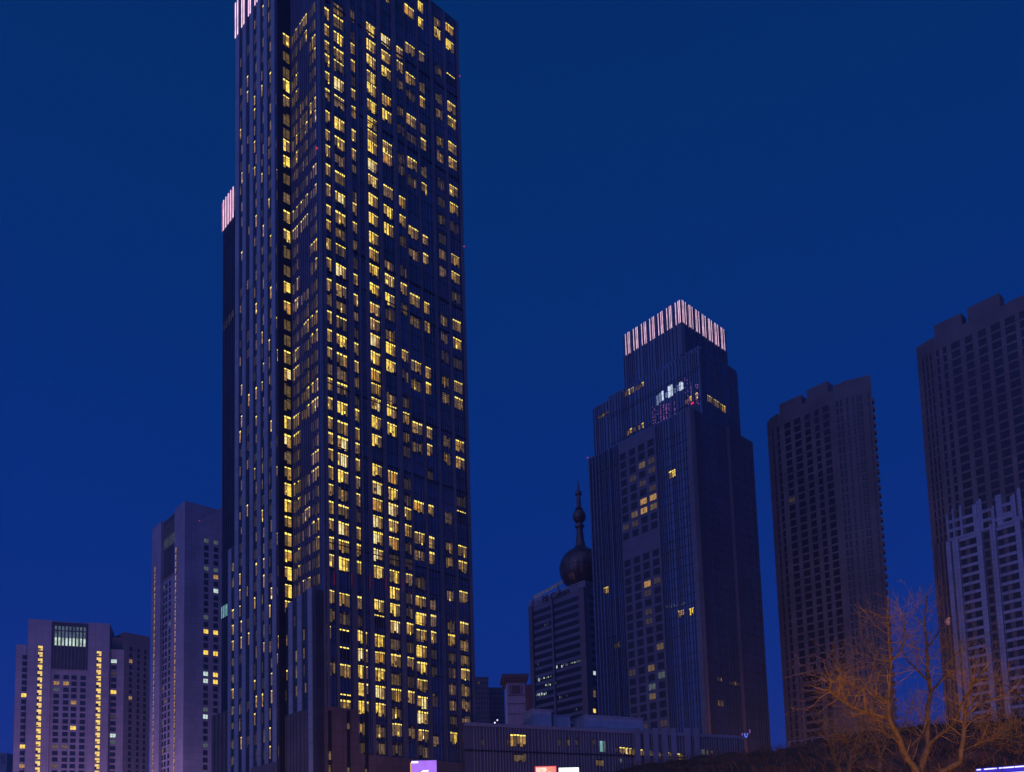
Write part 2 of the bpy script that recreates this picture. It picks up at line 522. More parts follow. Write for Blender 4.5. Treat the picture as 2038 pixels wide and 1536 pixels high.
# ------------------------------------------------------------------ main tower
def main_tower():
    rng = random.Random(5)
    C = base_at(638, 600, 190)
    T = thing('lit_tower', C, 'tallest tower with columns of glowing yellow windows, cut off by the top of the picture', 'skyscraper')
    R = Face(C, DR)
    L = Face(C, DL)
    WR = R.u(924, 600)
    ztop = R.z(909.5, 45)
    v1 = L.u(580, 700)
    ret = Face(C + DL * v1, -DR, -DL)          # return wall of the notch
    e = ret.u(554, 700)
    Wg = Face(C + DL * v1 - DR * e, DL)        # wing plane, v from 0
    v2 = Wg.u(469, 680)
    zwing = Wg.z(470.5, 6)
    depth = v1 + v2
    # blocks
    b = MB()
    c0, c1, c2, c3 = C, C + DR * WR, C + DR * WR + DL * depth, C + DL * depth
    b.prism([c0, c1, c2, c3], 0, ztop, M['glass'], M['roof'])
    b.build('front_block', T)
    b = MB()
    w0 = C + DL * v1 - DR * e
    w1 = w0 + DL * v2
    b.prism([w0, w0 + DR * (e + WR * 0.6), w1 + DR * (e + WR * 0.6), w1], 0, zwing, M['slit'], M['roof'])
    b.build('wing_block', T)
    # ---- right face: piers
    y0 = 600
    for a, c, dep in ((638.6, 641.5, 0.5), (643, 648.6, 0.6), (662, 667, 0.6), (694, 701.5, 0.6), (714, 717.5, 0.35), (728, 733.5, 0.6), (757, 763, 0.6), (788, 794.5, 0.6),
                      (811.5, 813.5, 0.4), (838, 840.5, 0.45), (866, 869.5, 0.45), (893.5, 897, 0.45), (920, 924, 0.5)):
        mb = MB()
        mb.box(R, R.u(a, y0), R.u(c, y0), 0, ztop - (0 if a > 900 else 0.3), 0, dep, M['pier'])
        mb.build('pilaster', T)
    # thin mullions and floor joints
    mb = MB()
    u = 0.9
    while u < WR - 0.4:
        mb.box(R, u - 0.03, u + 0.03, 0, ztop - 0.5, 0, 0.14, M['mull'])
        u += 0.62 if rng.random() < 0.6 else 1.0
    mb.build('mullions', T)
    ys4 = [41.7, 73.7, 105, 136.7, 162, 194, 228, 255, 280, 312.5, 343.8, 381.5, 419.5, 457.3, 490, 524, 560, 598, 631, 661, 696, 730.7, 761, 790, 824.7, 861, 893, 925, 957, 990, 1023, 1056, 1090, 1123.5, 1158, 1191, 1225, 1260, 1294.7, 1328.4, 1363, 1397.7, 1437, 1474]
    fz = [R.z(744, y) for y in ys4]
    pitch = (fz[0] - fz[-1]) / (len(fz) - 1)
    k = fz[0] + pitch
    while k < ztop - 1:
        fz.insert(0, k)
        k += pitch
    mb = MB()
    for z in fz:
        mb.box(R, 0, WR, z + 0.50, z + 0.62, 0, 0.10, M['line'])
    for y in (1137, 960, 850, 590, 650, 330, 165):
        z = R.z(868, y)
        mb.box(R, 0.2, WR, z - 0.1, z + 0.1, 0, 0.26, M['line'])
    mb.build('floor_joints', T)
    # roof parapet posts
    mb = MB()
    u = 0.5
    while u < WR:
        mb.box(R, u, u + 0.35, ztop, ztop + 0.55, -0.4, -0.05, M['mull2'], True)
        u += 1.5
    mb.box(R, 0, WR, ztop, ztop + 0.18, -0.6, 0.12, M['mull2'], True)
    mb.build('parapet', T)
    # ---- right-face windows: (x range at y=600, [(top y, kind)])
    cols = [
        (650.4, 659.6, 'm', [13, 46, 79, 105, 140, 174, 218, 256, 286, 324, 364, 405, 435, 470, 511, 552, (581, 'd'), 616, 653, 689, (719, 'd'), 749, 788, 827, 858, 891, 926, 961, 995, 1030, 1066, 1101, 1173, (1210, 'd')]),
        (668.3, 688.6, 'b', [(0, 'd'), (27, 't'), 59, (91, 'm'), (116, 't'), 151, (186, 'm'), 230, (268, 'm'), (301, 'd'), (337, 't'), 378, (417, 'm'), (447, 'd'), (481, 't'), 522, (562, 'm'), (593, 'd'), (626, 't'), 662, (699, 'm'), (728, 'd'), (758, 't'), 796, (835, 'm'), 866, 899, 933, (968, 'd'), (1002, 't'), 1036, (1072, 'm'), 1107, (1178, 'm'), (1215, 'f'), (1250, 's'), (1285, 's'), (1320, 'm'), (1379, 's')]),
        (702.6, 712.4, 'm', [(17, 'd'), (58, 'f'), 83, 116, (145, 'f'), 174, 208, 255, 293, (322, 'd'), (375, 'f'), 401, 439, (473, 'd'), (510, 'f'), 542, 582, (616, 'd'), (650, 'f'), 680, 716, (746, 'd'), (786, 'f'), 812, 849, 879, 911, 946, 980, (1012, 'f'), 1047, 1081, 1115, 1185, (1223, 'f')]),
        (735, 754.3, 'b', [41.7, 73.7, 105, 136.7, 160, 194, 228, (255, 'm'), 276, 312.5, 343.8, 381.5, 419.5, 457.3, (490, 'm'), 521.9, 560, 599, (630, 'm'), 661, 696, 730.7, (759, 'm'), 788, 824.7, 861, 921, 955.5, 989, 1022.7, 1055, 1089.8, 1123, 1191, (1221, 's'), 1260, 1294.7, 1328, 1363, 1397.7, (1441, 'd'), (1474, 'f')]),
        (766.2, 784.6, 'b', [-28, 65, 96, 128, 184, 214, (277, 'm'), 299, (365, 'm'), 405, 440, (512, 'd'), 542, 580, (651, 'd'), 678, 714, (778, 'd'), 803, 839, 934, 968, 999, 1032, 1066, 1132, 1166, 1199, 1233, (1267, 'd'), (1300, 'm'), (1336, 'd'), (1369, 'm'), (1405, 'd'), (1438, 'm'), (1477, 'f')]),
        (797.8, 810.4, 'm', [90, 118, (154, 'f'), (206, 'f'), (242, 'f'), (301, 'f'), (323, 'f'), 388, 425, (465, 'f'), (526, 'f'), 560, (600, 'f'), 694, (733, 'f'), 818, (855, 'f'), (948, 'f'), (980, 'f'), 1008, 1042, (1076, 'f'), 1140, (1175, 'f'), 1238, (1273, 'f'), 1306, (1342, 'f'), 1374, (1444, 'd')]),
        (815.5, 834.7, 'm', [(5, 'b'), 81, 141, (172, 'f'), 223, (257, 'f'), 309, (345, 'f'), 447, (489, 'd'), 581, (623, 'd'), 714, (750, 'd'), 836, (874, 'd'), (994, 'b'), 1056, (1089, 'd'), 1184, (1217, 'b'), 1250, (1282, 'b'), (1315, 'b'), 1350, (1384, 'b'), (1414, 'b'), (1450, 'm'), (1482, 'f')]),
        (844, 854, 'm', [(0, 'b'), (32, 'b'), 100, (160, 'd'), 189, (241, 'd'), 273, (327, 'd'), 361, 466, 502, 599, 636, 728, 759, 848, 882, 1003, 1066, 1097, (1191, 'd'), 1222, 1255, (1287, 'f'), (1322, 'f'), (1460, 'd')]),
        (876.4, 889.6, 'd', [(29, 'd'), (52, 'b'), (126, 'f'), 182, 211, 266, 297, (352, 'f'), (387, 'f'), 491, 526, 623, 658, 746, 779, 866, 899, 1017, 1076, 1105, 1171, 1234, (1260.5, 'm'), (1295, 'f'), (1325, 'f'), 1358, 1390, (1421, 'f'), (1456, 'b')]),
        (899.8, 916, 'm', [(43, 'b'), (75.5, 'b'), (143, 's'), 199, 228, 279, 310, 365, 400, 503, 538, 633, 669.5, 755.5, 788, 873, 907, (1014, 's'), 1083, 1114, 1174, 1236, (1270, 'd'), (1300, 'd'), 1329, (1361, 'd'), (1391, 'd'), (1424, 'd'), 1457]),
    ]
    ws = WinSet(T, rng)
    for xa, xb, dk, rows in cols:
        ua, ub = R.u(xa, 600), R.u(xb, 600)
        for r in rows:
            y, k = (r, dk) if not isinstance(r, tuple) else r
            xs = (xa + (y - 600) * (xa - 530) / 15500)
            zt = R.z(xs, y)
            ws.add(R, ua, ub, zt - pitch * 0.72, zt, k)
    taken = [(l[2], l[4], l[5]) for l in ws.l]
    for ci, (xa, xb, dk, rows) in enumerate(cols):
        ua, ub = R.u(xa, 600), R.u(xb, 600)
        for z in fz:
            if z > R.z(700, 20) or z < R.z(744, 1400):
                continue
            if any(abs(t[0] - ua) < 0.5 and t[1] - 0.5 < z and z - pitch * 0.72 < t[2] + 0.5 for t in taken):
                continue
            if rng.random() < (0.5 if ci in (3, 4, 5) else 0.3):
                ws.add(R, ua, ub, z - pitch * 0.72, z, rng.choice('ffffg'))
    for y, xa, xb, k in ((1243, 645, 658, 't'), (1281, 638, 657, 'd'), (1315, 636.5, 659, 'm'), (1391, 676, 697, 'm'), (1245, 709, 730, 'b'), (1253, 709, 730, 'b'), (1288, 709, 731, 'b'), (1322, 710, 731, 'b'), (1357, 710, 732, 'b'), (1393, 710, 733, 'b'), (1435, 711, 728, 'd'), (1474, 712, 727, 'f')):
        if y == 1245:
            continue
        ua, ub = R.u(xa, y), R.u(xb, y)
        zt = R.z(xa, y)
        ws.add(R, max(ua, 0.3), ub, zt - pitch * 0.72, zt, k)
    # red lights, fifth band from the base
    for x in (662, 697, 733, 765, 799):
        u = R.u(x, 1140)
        zt = R.z(x, 1137 + (x - 662) * 0.1)
        mb = MB()
        mb.box(R, u - 0.06, u + 0.06, zt - 3.4, zt, 0.6, 0.66, G['red'])
        mb.build('red_light_strip', T)
    # ---- brown base cladding
    zb = R.z(650, 1406)
    ub = R.u(708, 1420)
    mb = MB()
    mb.box(R, 0, ub, 0, zb, 0, 0.8, M['brown'])
    z5 = R.z(700, 1500)
    mb.box(R, ub, WR, 0, z5, 0, 0.75, M['brown'])
    for x in (653, 690, 726):
        u = R.u(x, 1480)
        mb.box(R, u - 0.45, u + 0.45, 0, min(zb, R.z(x, 1415)), 0.8, 0.84, M['line'])
    mb.build('base_cladding', T)
    for x, ya, yb in ((652.5, 1496, 1513), (652, 1522, 1560), (689, 1522, 1560), (724, 1524, 1560), (689, 1440, 1452)):
        u = R.u(x, ya)
        ws.add(R, u - 0.28, u + 0.28, R.z(x, yb), R.z(x, ya), 'd', 0.88)
    # ---- left face of the front block
    Lw = ((582.5, 597), (600.5, 615.5), (619, 634))
    mb = MB()
    for k in range(1, 14):
        v = v1 * k / 14
        mb.box(L, v - 0.05, v + 0.05, 0, ztop - 0.5, 0, 0.25, M['mull'])
    mb.build('mullions', T)
    for i, z in enumerate(fz):
        for j, (xa, xb) in enumerate(Lw):
            q = (i * 7 + j * 5) % 11
            if z > L.z(600, 20) or z < L.z(600, 1190):
                continue
            if j == 1:
                k = 'd' if q in (3, 7, 1) else ('f' if q in (0, 4, 5, 8, 9) else None)
            elif j == 0:
                k = 'd' if (i % 4) in (0, 1) else ('f' if i % 4 == 2 else 'f')
            else:
                k = 'd' if (i % 4) in (0, 3) else 'f'
            if k == 'd' and rng.random() < 0.45:
                k = 't'
            if k:
                va, vb = sorted((L.u(xa, 700), L.u(xb, 700)))
                n = 3
                for s in range(n):
                    a = va + (vb - va) * s / n + 0.08
                    kk = ('d' if k == 'f' else 'm') if s == 0 else ((k if rng.random() < 0.8 else 'f') if k != 't' else rng.choice('tmd'))
                    ws.add(L, a, a + (vb - va) / n - 0.16, z - pitch * 0.74, z, kk)
    # ---- notch return wall: a stack of bright rooms
    mb = MB()
    mb.rect(ret, 0, e, 0, zwing, 0.02, M['line'])
    mb.build('notch_wall', T)
    ua, ub = sorted((ret.u(578, 700), ret.u(565.5, 700)))
    for i, z in enumerate(fz):
        if ret.z(570, 1222) < z < ret.z(570, 70):
            k = 'bbdd'[i % 4] if z > ret.z(570, 1000) else 'bbbm'[i % 4]
            if rng.random() < 0.12:
                k = 'm'
            ws.add(ret, ua, ub, z - pitch * 0.70, z + 0.2, k)
    # ---- wing pilasters and the slits between them
    pil = [(469.5, 476.5), (484, 490.5), (498.5, 505), (513, 520), (527.5, 534), (542.5, 549.5)]
    for a, c in pil:
        mb = MB()
        ua, ub = sorted((Wg.u(a, 700), Wg.u(c, 700)))
        mb.box(Wg, ua, ub, 0, zwing - 0.2, 0, 0.28, M['stone'])
        mb.build('pilaster', T)
    mb = MB()
    for a, c in ((477, 483.5), (491, 498), (505.5, 512.5), (520.5, 527), (534.5, 542), (550, 554)):
        ua, ub = sorted((Wg.u(a, 700), Wg.u(c, 700)))
        um = (ua + ub) / 2
        for uu in (ua + 0.12, um, ub - 0.12):
            mb.box(Wg, uu - 0.05, uu + 0.05, 0, zwing - 0.5, 0, 0.12, M['mull2'])
    mb.build('mullions', T)
    for gi, (a, c) in enumerate(((477, 483.5), (491, 498), (505.5, 512.5), (520.5, 527), (534.5, 542), (550, 553.5))):
        ua, ub = sorted((Wg.u(a, 700), Wg.u(c, 700)))
        for i, z in enumerate(fz):
            if z > Wg.z(500, 40):
                continue
            pr = (0.55, 0.18, 0.7, 0.8, 0.75, 0.35)[gi]
            r = rng.random()
            if r < pr:
                k = rng.choice(('m', 'm', 'd', 'd', 'f'))
                w = (ub - ua) * rng.uniform(0.36, 0.5)
                off = ua + (ub - ua) * rng.choice((0.1, 0.5))
                ws.add(Wg, off, off + w, z - pitch * 0.74, z, k)
            elif r < pr + 0.28:
                ws.add(Wg, ua + 0.3, ub - 0.3, z - pitch * 0.74, z, 'f')
    # ---- LED crown on the wing
    zl0, zl1 = Wg.z(470.5, 77), zwing - 0.3
    sp = []
    for a, c in ((470.0, 471.8), (474.4, 476.0), (482.6, 484.4), (486.4, 488.6), (496.0, 497.4), (499.2, 501.0), (509, 510.5), (513, 514.5), (522, 523.5), (526, 527.5), (535, 536.5), (539, 540.5)):
        sp.append((Wg.u(a, 30), Wg.u(c, 30)))
    strips(T, Wg, sp, zl0, zl1, G['led'], o0=0.28, o1=0.36)
    # ---- lower shoulder on the far end of the wing, brown podium beyond it
    v3 = Wg.u(455, 1330)
    v4 = Wg.u(423, 1450)
    zs = Wg.z(458, 1092)
    zp = Wg.z(424, 1424)
    b = MB()
    b.prism([w1 + DL * 0.01, w1 + DR * 18, w1 + DR * 18 + DL * (v3 - v2), w0 + DL * v3], 0, zs, M['slit'], M['roof'])
    b.build('shoulder_block', T)
    b = MB()
    b.prism([w0 + DL * (v3 + 0.01), w0 + DL * v3 + DR * 16, w0 + DL * v4 + DR * 16, w0 + DL * v4], 0, zp, M['brown'], M['roof'])
    b.build('low_block', T)
    for a, c, y in ((455.3, 461, 1330), (423.5, 428, 1450), (431, 435, 1450), (439, 443, 1450), (447, 451, 1450)):
        mb = MB()
        ua, ub = sorted((Wg.u(a, y), Wg.u(c, y)))
        mb.box(Wg, ua, ub, 0, (zs if a > 453 else zp) - 0.2, 0, 0.28, M['stone'] if a > 453 else M['brown'])
        mb.build('pilaster', T)
    for i, z in enumerate(fz):
        if z < zs - 3 and rng.random() < 0.8:
            ua, ub = sorted((Wg.u(461.8, 1330), Wg.u(465.5, 1330)))
            ws.add(Wg, ua, ub, z - pitch * 0.6, z, rng.choice('mdd'))
    # ---- stepped infill below the front block
    e2 = e * 0.55
    Inf = Face(C - DR * e2, DL)
    b = MB()
    for xa, xb, yt in ((617.5, 635.5, 1172), (597, 617.5, 1187), (577, 597, 1200), (557, 577, 1210)):
        va, vb = sorted((Inf.u(xa, 1320), Inf.u(xb, 1320)))
        va = max(va, 0.0)
        vb = min(vb, v1)
        zt = Inf.z((xa + xb) / 2, yt)
        p0 = C + DL * va - DR * e2
        b.prism([p0, p0 + DR * (e2 + 0.03 - 0.05), C + DL * vb - DR * 0.02, C + DL * vb - DR * e2], 0, zt, M['slit'], M['roof'])
    b.build('stepped_infill', T)
    zbr = Inf.z(590, 1418)
    for a, c, yt in ((558.5, 566, 1212), (576.3, 584, 1200), (594, 602.5, 1187), (615, 622.5, 1172)):
        va, vb = sorted((Inf.u(a, 1330), Inf.u(c, 1330)))
        mb = MB()
        mb.box(Inf, max(va, 0), vb, 0 if a > 610 else zbr, Inf.z(a, yt), 0, 0.32, M['stone'])
        mb.build('pilaster', T)
    mb = MB()
    mb.box(Inf, Inf.u(614, 1450), min(Inf.u(556, 1450), v1), 0, zbr, 0, 0.24, M['brown'])
    for x in (607, 600, 592, 586, 580, 572, 564):
        v = Inf.u(x, 1470)
        mb.box(Inf, v - 0.12, v + 0.12, 0, zbr, 0.24, 0.40, M['brown'])
    zb2 = Wg.z(530, 1521)
    mb.box(Wg, Wg.u(549, 1525, 0.4), Wg.u(500, 1530, 0.4), 0, zb2, 0.3, 0.4, M['brown'])
    mb.build('lower_cladding', T)
    for xa, xb in ((567.5, 573), (585.5, 592), (604, 610)):
        va, vb = sorted((Inf.u(xa, 1330), Inf.u(xb, 1330)))
        for i, z in enumerate(fz):
            if zbr < z - 3 and z < Inf.z(xa, 1215):
                if rng.random() < 0.7:
                    w = (vb - va) * 0.42
                    o = va + (vb - va) * rng.choice((0.05, 0.5))
                    ws.add(Inf, o, o + w, z - pitch * 0.72, z, rng.choice('mddf'))
    ws.done()
    beacon(T, L.p(0.4, L.z(634, 296), 0.4))
    beacon(T, R.p(WR, R.z(912, 153), 0.4), 0.25)
    beacon(T, R.p(WR, R.z(923, 493), 0.4), 0.22)
    return C

# ------------------------------------------------------------------ dark twin behind it
def rear_tower():
    P = base_at(468, 700, 232)
    T = thing('dark_rear_tower', P, 'narrow dark slab tower with pink lit top peeping out behind the tallest tower', 'skyscraper')
    f = Face(P, DL)
    v1 = f.u(443, 620)
    z1 = f.z(443.5, 404)
    b = MB()
    b.prism([P - DL * 12, P - DL * 12 + DR * 30, P + DL * v1 + DR * 30, P + DL * v1], 0, z1, M['slit'], M['roof'])
    b.build('tower_block', T)
    mb = MB()
    k = -11.0
    while k < v1:
        mb.box(f, k - 0.09, k + 0.09, 0, z1 - 7.5, 0, 0.3, M['mull2'])
        k += 1.15
    mb.build('mullions', T)
    z0 = f.z(444.5, 462)
    sp = []
    for a, c in ((444.1, 445.9), (446.2, 447.6), (448.9, 450.6), (450.9, 452.2), (453.6, 455.2), (455.6, 457.0), (458.4, 459.9), (460.3, 461.8), (463.0, 464.4), (465.1, 466.8)):
        sp.append((f.u(a, 430), f.u(c, 430)))
    strips(T, f, sp[0::2], z0, z1 - 0.6, G['led2'], o0=0.3, o1=0.36)
    strips(T, f, sp[1::2], z0, z1, G['led'], o0=0.3, o1=0.36)
    for xa, xb in ((441.2, 443.8), (444.3, 447), (447.6, 450.2), (450.8, 454)):
        ua, ub = sorted((f.u(xa, 1215), f.u(xb, 1215)))
        mb = MB()
        mb.box(f, ua, ub, f.z(447, 1228), f.z(447, 1205), 0.02, 0.12, G['cyan'])
        mb.build('window', T)
    # faint reflected light, painted as dim glowing panes
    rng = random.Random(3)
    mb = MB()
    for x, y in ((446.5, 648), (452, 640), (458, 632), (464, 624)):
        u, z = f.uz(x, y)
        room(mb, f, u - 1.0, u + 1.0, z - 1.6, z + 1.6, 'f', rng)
    mb.build('painted_reflection', T)

# ------------------------------------------------------------------ crowned tower
def crown_tower():
    rng = random.Random(11)
    C = base_at(1357, 640, 300)
    T = thing('crowned_tower', C, 'dark stepped glass tower with a square crown of pink white light strips', 'skyscraper')
    L, R = Face(C, DL), Face(C, DR)
    zD = L.z(1357, 595)
    vD = L.u(1239, 672)
    uD = R.u(1446, 690)
    vc, zC = L.uz(1390, 688)
    vC1 = L.u(1210, 760)
    RC = Face(C + DL * vc, DR)
    uC = RC.u(1466.5, 760)
    vB1, zB = L.uz(1180, 813)
    uB = RC.u(1473, 840)
    eA = 1.0
    while True:
        LA = Face(C - DR * eA, DL)
        va, zA = LA.uz(1374, 809)
        if va < vc - 1.2:
            break
        eA += 0.25
    vA1 = LA.u(1171, 930)
    RA = Face(C - DR * eA + DL * va, DR)
    uA = RA.u(1498, 880)
    z0 = 0
    def blk(name, P, u, v0, v1, z0, z1):
        b = MB()
        p = P + DL * v0
        b.prism([p, p + DR * u, P + DL * v1 + DR * u, P + DL * v1], z0, z1, M['glass2'], M['roof'])
        return b.build(name, T)
    blk('crown_block', C, uD, 0, vD, zC, zD)
    blk('upper_block', C, uC, vc, vC1, zB, zC)
    blk('middle_block', C, uB, vc, vB1, 0, zB)
    blk('lower_block', C - DR * eA, uA, va, vA1, 0, zA)
    zled = L.z(1357, 641)
    # fins
    mb = MB()
    def fins(f, u0, u1, za, zb, step=1.25, w=0.07):
        k = u0 + 0.4
        while k < u1 - 0.2:
            mb.box(f, k - w, k + w, za, zb, 0, 0.28, M['mull2'])
            k += step * rng.choice((0.7, 1.0, 1.0, 1.35))
    fins(L, 0.6, vD, zC, zled)
    fins(R, 0.6, uD, zC, zled)
    fins(L, vc + 0.5, vC1, zB, zC - 0.3)
    fins(RC, 0.5, uC, zB, zC - 0.3)
    fins(L, vA1 + 0.1, vB1, 0, zB - 0.3)
    fins(L, va + 0.3, vA1, zA, zB - 0.3)
    fins(RC, 0.5, uB, zA, zB - 0.3)
    uG0, uG1 = sorted((LA.u(1232, 900), LA.u(1306, 870)))
    fins(LA, va + 0.4, uG0, 0, zA - 0.3, 1.1, 0.09)
    fins(LA, uG1, vA1, 0, zA - 0.3, 0.8, 0.05)
    fins(RA, 0.4, uA, 0, zA - 0.3, 1.0, 0.07)
    mb.build('fins', T)
    # floor joints
    mb = MB()
    for z in (zC - 8, zC - 20, zB - 8):
        mb.box(L, vc + 0.3, min(vC1, vB1), z, z + 0.15, 0, 0.12, M['line'])
    k = 12
    while k < zA - 5:
        mb.box(LA, va, vA1, k, k + 0.12, 0, 0.12, M['line'])
        mb.box(RA, 0, uA, k, k + 0.12, 0, 0.12, M['line'])
        k += 3.44
    mb.build('floor_joints', T)
    # corner pilasters
    for f, a, b_, zz0, zz1 in ((LA, va, va + 1.6, 0, zA), (RA, 0.0, 1.6, 0, zA), (L, 0, 1.2, zC, zled), (R, 0, 1.2, zC, zled), (RC, 0, 1.2, zB, zC), (RA, RA.u(1453, 1000), RA.u(1458, 1000), 0, zA)):
        mb = MB()
        mb.box(f, a, b_, zz0, zz1 - 0.2, 0, 0.4, M['pier'])
        mb.build('pilaster', T)
    # LED crown: groups of three strips, backing rail
    def led(f, W):
        n = 7
        sp = []
        for k in range(n):
            g0 = W * (k + 0.08) / n
            for q in (0.0, 0.17, 0.48):
                u = g0 + q * W / n
                sp.append((u, u + 0.21))
        mb = MB()
        for k in range(int(W / 1.1)):
            mb.box(f, k * 1.1 + 0.2, k * 1.1 + 0.35, zled, zD - 0.3, 0, 0.2, M['mull2'])
        strips(mb.build('crown_rail', T), f, sp, zled, zD, G['led'], o0=0.25, o1=0.31)
    led(L, vD)
    led(R, uD)
    # grid bay
    zG = LA.z(1270, 870)
    mb = MB()
    mb.box(LA, uG0, uG1, 0, zA - 0.6, 0, 0.55, M['grid'])
    mb.build('grid_bay', T)
    GB = LA.off(0.55)
    ws = WinSet(T, rng)
    lit = {(2, 3): 'dim', (2, 2): 'low', (3, 3): 'dim', (6, 2): 'mid', (6, 3): 'mid', (7, 1): 'low', (7, 2): 'mid', (7, 3): 'low', (8, 1): 'dim', (8, 0): 'dim', (4, 2): 'dim', (5, 3): 'dim',
           (15, 2): 'mid', (15, 3): 'dim', (16, 2): 'dim', (18, 2): 'dim', (22, 3): 'low', (24, 2): 'low', (25, 3): 'wdim', (26, 2): 'wdim', (27, 2): 'low', (33, 3): 'mid', (37, 2): 'hi', (38, 2): 'hi', (37, 3): 'low', (38, 3): 'low'}
    for r in range(42):
        z = LA.z(1242, 903) - r * 3.44
        if z < 6 or r in (10, 11, 31, 32):
            continue
        for c in range(4):
            cw = (uG1 - uG0) / 4
            u0 = uG1 - cw * (c + 0.82)
            k = lit.get((r, c), 'x')
            if k == 'x' and rng.random() < 0.05:
                k = 'dim'
            ws.add(GB, u0, u0 + cw * 0.66, z - 2.2, z, k, 0.05, pane)
    # single lit windows, by where they stand on each plane
    def lw(f, xa, ya, xb, yb, kind, n=1):
        u0, z0 = f.uz(xa, ya)
        u1, _ = f.uz(xb, ya)
        _, z1 = f.uz(xa, yb)
        u0, u1 = sorted((u0, u1))
        for s in range(n):
            ws.add(f, u0 + (u1 - u0) * s / n + 0.1, u0 + (u1 - u0) * (s + 1) / n - 0.1, min(z0, z1), max(z0, z1), kind, 0.06)
    for i, x in enumerate((1244, 1250, 1257, 1264, 1271, 1277)):
        lw(L, x, 790 - i * 3.5, x + 5, 779 - i * 3.5, 'd' if i not in (1, 2, 5) else 'm')
    for i, x in enumerate((1248, 1254, 1261, 1270, 1277)):
        lw(L, x, 868 - i * 3.6, x + 5, 857 - i * 3.6, 'd' if i not in (1, 4) else 'm')
    lw(L, 1363, 806, 1370, 796, 'd'); lw(L, 1371, 802, 1378, 790, 'b'); lw(L, 1384, 796, 1390, 783, 'm')
    for x, y in ((1407.5, 785), (1420.5, 793.5), (1434, 803)):
        lw(RC, x, y + 13, x + 11, y, 'm')
    lw(LA, 1331, 955, 1347, 939, 'b'); lw(LA, 1350, 1229, 1362, 1216, 'b'); lw(LA, 1372, 1225, 1383, 1211, 'b')
    lw(LA, 1202, 1183, 1212, 1170, 'm'); lw(LA, 1222, 1292, 1236, 1279, 'f'); lw(LA, 1190, 835, 1213, 828, 'f')
    lw(RA, 1427, 1355, 1438, 1346, 'f'); lw(RA, 1429, 1404, 1441, 1391, 'd'); lw(RA, 1452, 1362, 1474, 1353, 'f')
    ws.done()
    # white lit sky lobby, cyan desks
    for i, (x, y, h, k) in enumerate(((1307, 806, 22, 'icyd'), (1312, 801, 22, 'icyd'), (1317, 797, 22, 'icy'), (1325, 791, 13, 'icyd'), (1330, 791, 26, 'icy'), (1335, 788, 26, 'icy'), (1341, 782, 12, 'icyd'), (1348, 778, 15, 'icyd'), (1353, 777, 20, 'icy'), (1357, 774, 16, 'icy'))):
        u, z = L.uz(x, y)
        u1 = L.u(x + 4.2, y)
        mb = MB()
        zz = L.z(x, y - h + 4)
        mb.box(L, min(u, u1), max(u, u1), z - 0.2, (z + zz) / 2 - 0.1, 0.05, 0.12, G[k])
        mb.box(L, min(u, u1), max(u, u1), (z + zz) / 2 + 0.1, zz, 0.05, 0.12, G[k])
        mb.build('lobby_window', T)
    mb = MB()
    for k in range(34):
        x = rng.uniform(1310, 1366)
        u, z = LA.uz(x, 1213 - (x - 1310) * 0.22 + rng.uniform(-3, 3))
        mb.rect(LA, u, u + 0.3, z, z + rng.uniform(0.2, 0.5), 0.06, G['wdim'])
    mb.build('office_lights', T)
    # crown LED reflections in the glass, painted as rows of glowing lilac dots
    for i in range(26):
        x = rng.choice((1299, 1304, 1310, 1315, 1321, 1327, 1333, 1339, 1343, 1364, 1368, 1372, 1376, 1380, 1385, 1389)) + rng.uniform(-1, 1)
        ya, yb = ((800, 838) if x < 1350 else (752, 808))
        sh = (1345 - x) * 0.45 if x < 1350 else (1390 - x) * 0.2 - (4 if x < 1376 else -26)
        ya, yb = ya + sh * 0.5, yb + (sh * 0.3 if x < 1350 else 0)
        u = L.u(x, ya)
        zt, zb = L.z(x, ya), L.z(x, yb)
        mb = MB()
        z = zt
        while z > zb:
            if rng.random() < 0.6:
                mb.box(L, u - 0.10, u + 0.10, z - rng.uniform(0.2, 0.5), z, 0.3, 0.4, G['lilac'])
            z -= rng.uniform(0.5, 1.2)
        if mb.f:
            mb.box(L, u - 0.012, u + 0.012, zb, zt, 0.31, 0.33, M['line'])  # thin cord added to join the painted reflection dots
            mb.build('painted_led_reflection', T)
    u, z = L.uz(1379, 803)
    mb = MB(); mb.box(L, u - 0.6, u + 0.6, z - 0.3, z + 0.3, 0.3, 0.42, G['beacon']); mb.build('red_lamp', T)
    beacon(T, LA.p(vA1, zA + 0.5, 0.2), 0.35)
    # blue sign near its foot: two bars and a cup
    sg = MB()
    def q(xa, ya, xb, yb, k):
        u0, z0 = RA.uz(xa, ya); u1, z1 = RA.uz(xb, yb)
        sg.box(RA, min(u0, u1), max(u0, u1), min(z0, z1), max(z0, z1), 0.4, 0.6, G[k])
    q(1474, 1459, 1475.6, 1469, 'lilac'); q(1489, 1452, 1490.6, 1460, 'lilac')
    q(1479, 1459.5, 1480.8, 1466, 'blue'); q(1484.5, 1459, 1486, 1464, 'blue'); q(1480.5, 1464.5, 1485, 1466, 'blue'); q(1481.5, 1465.8, 1484, 1468.5, 'blue')
    sg.build('blue_sign', T)

# ------------------------------------------------------------------ right-hand residential towers
def resi(name, label, B, faces, zrow0, rows, wz, tops, group=None, balc=None, lower=None):
    """faces: list of (Face, u0, u1, columns[(xa, xb, yref)])"""
    rng = random.Random(len(label))
    T = thing(name, B, label, 'apartment tower', group)
    return T, rng

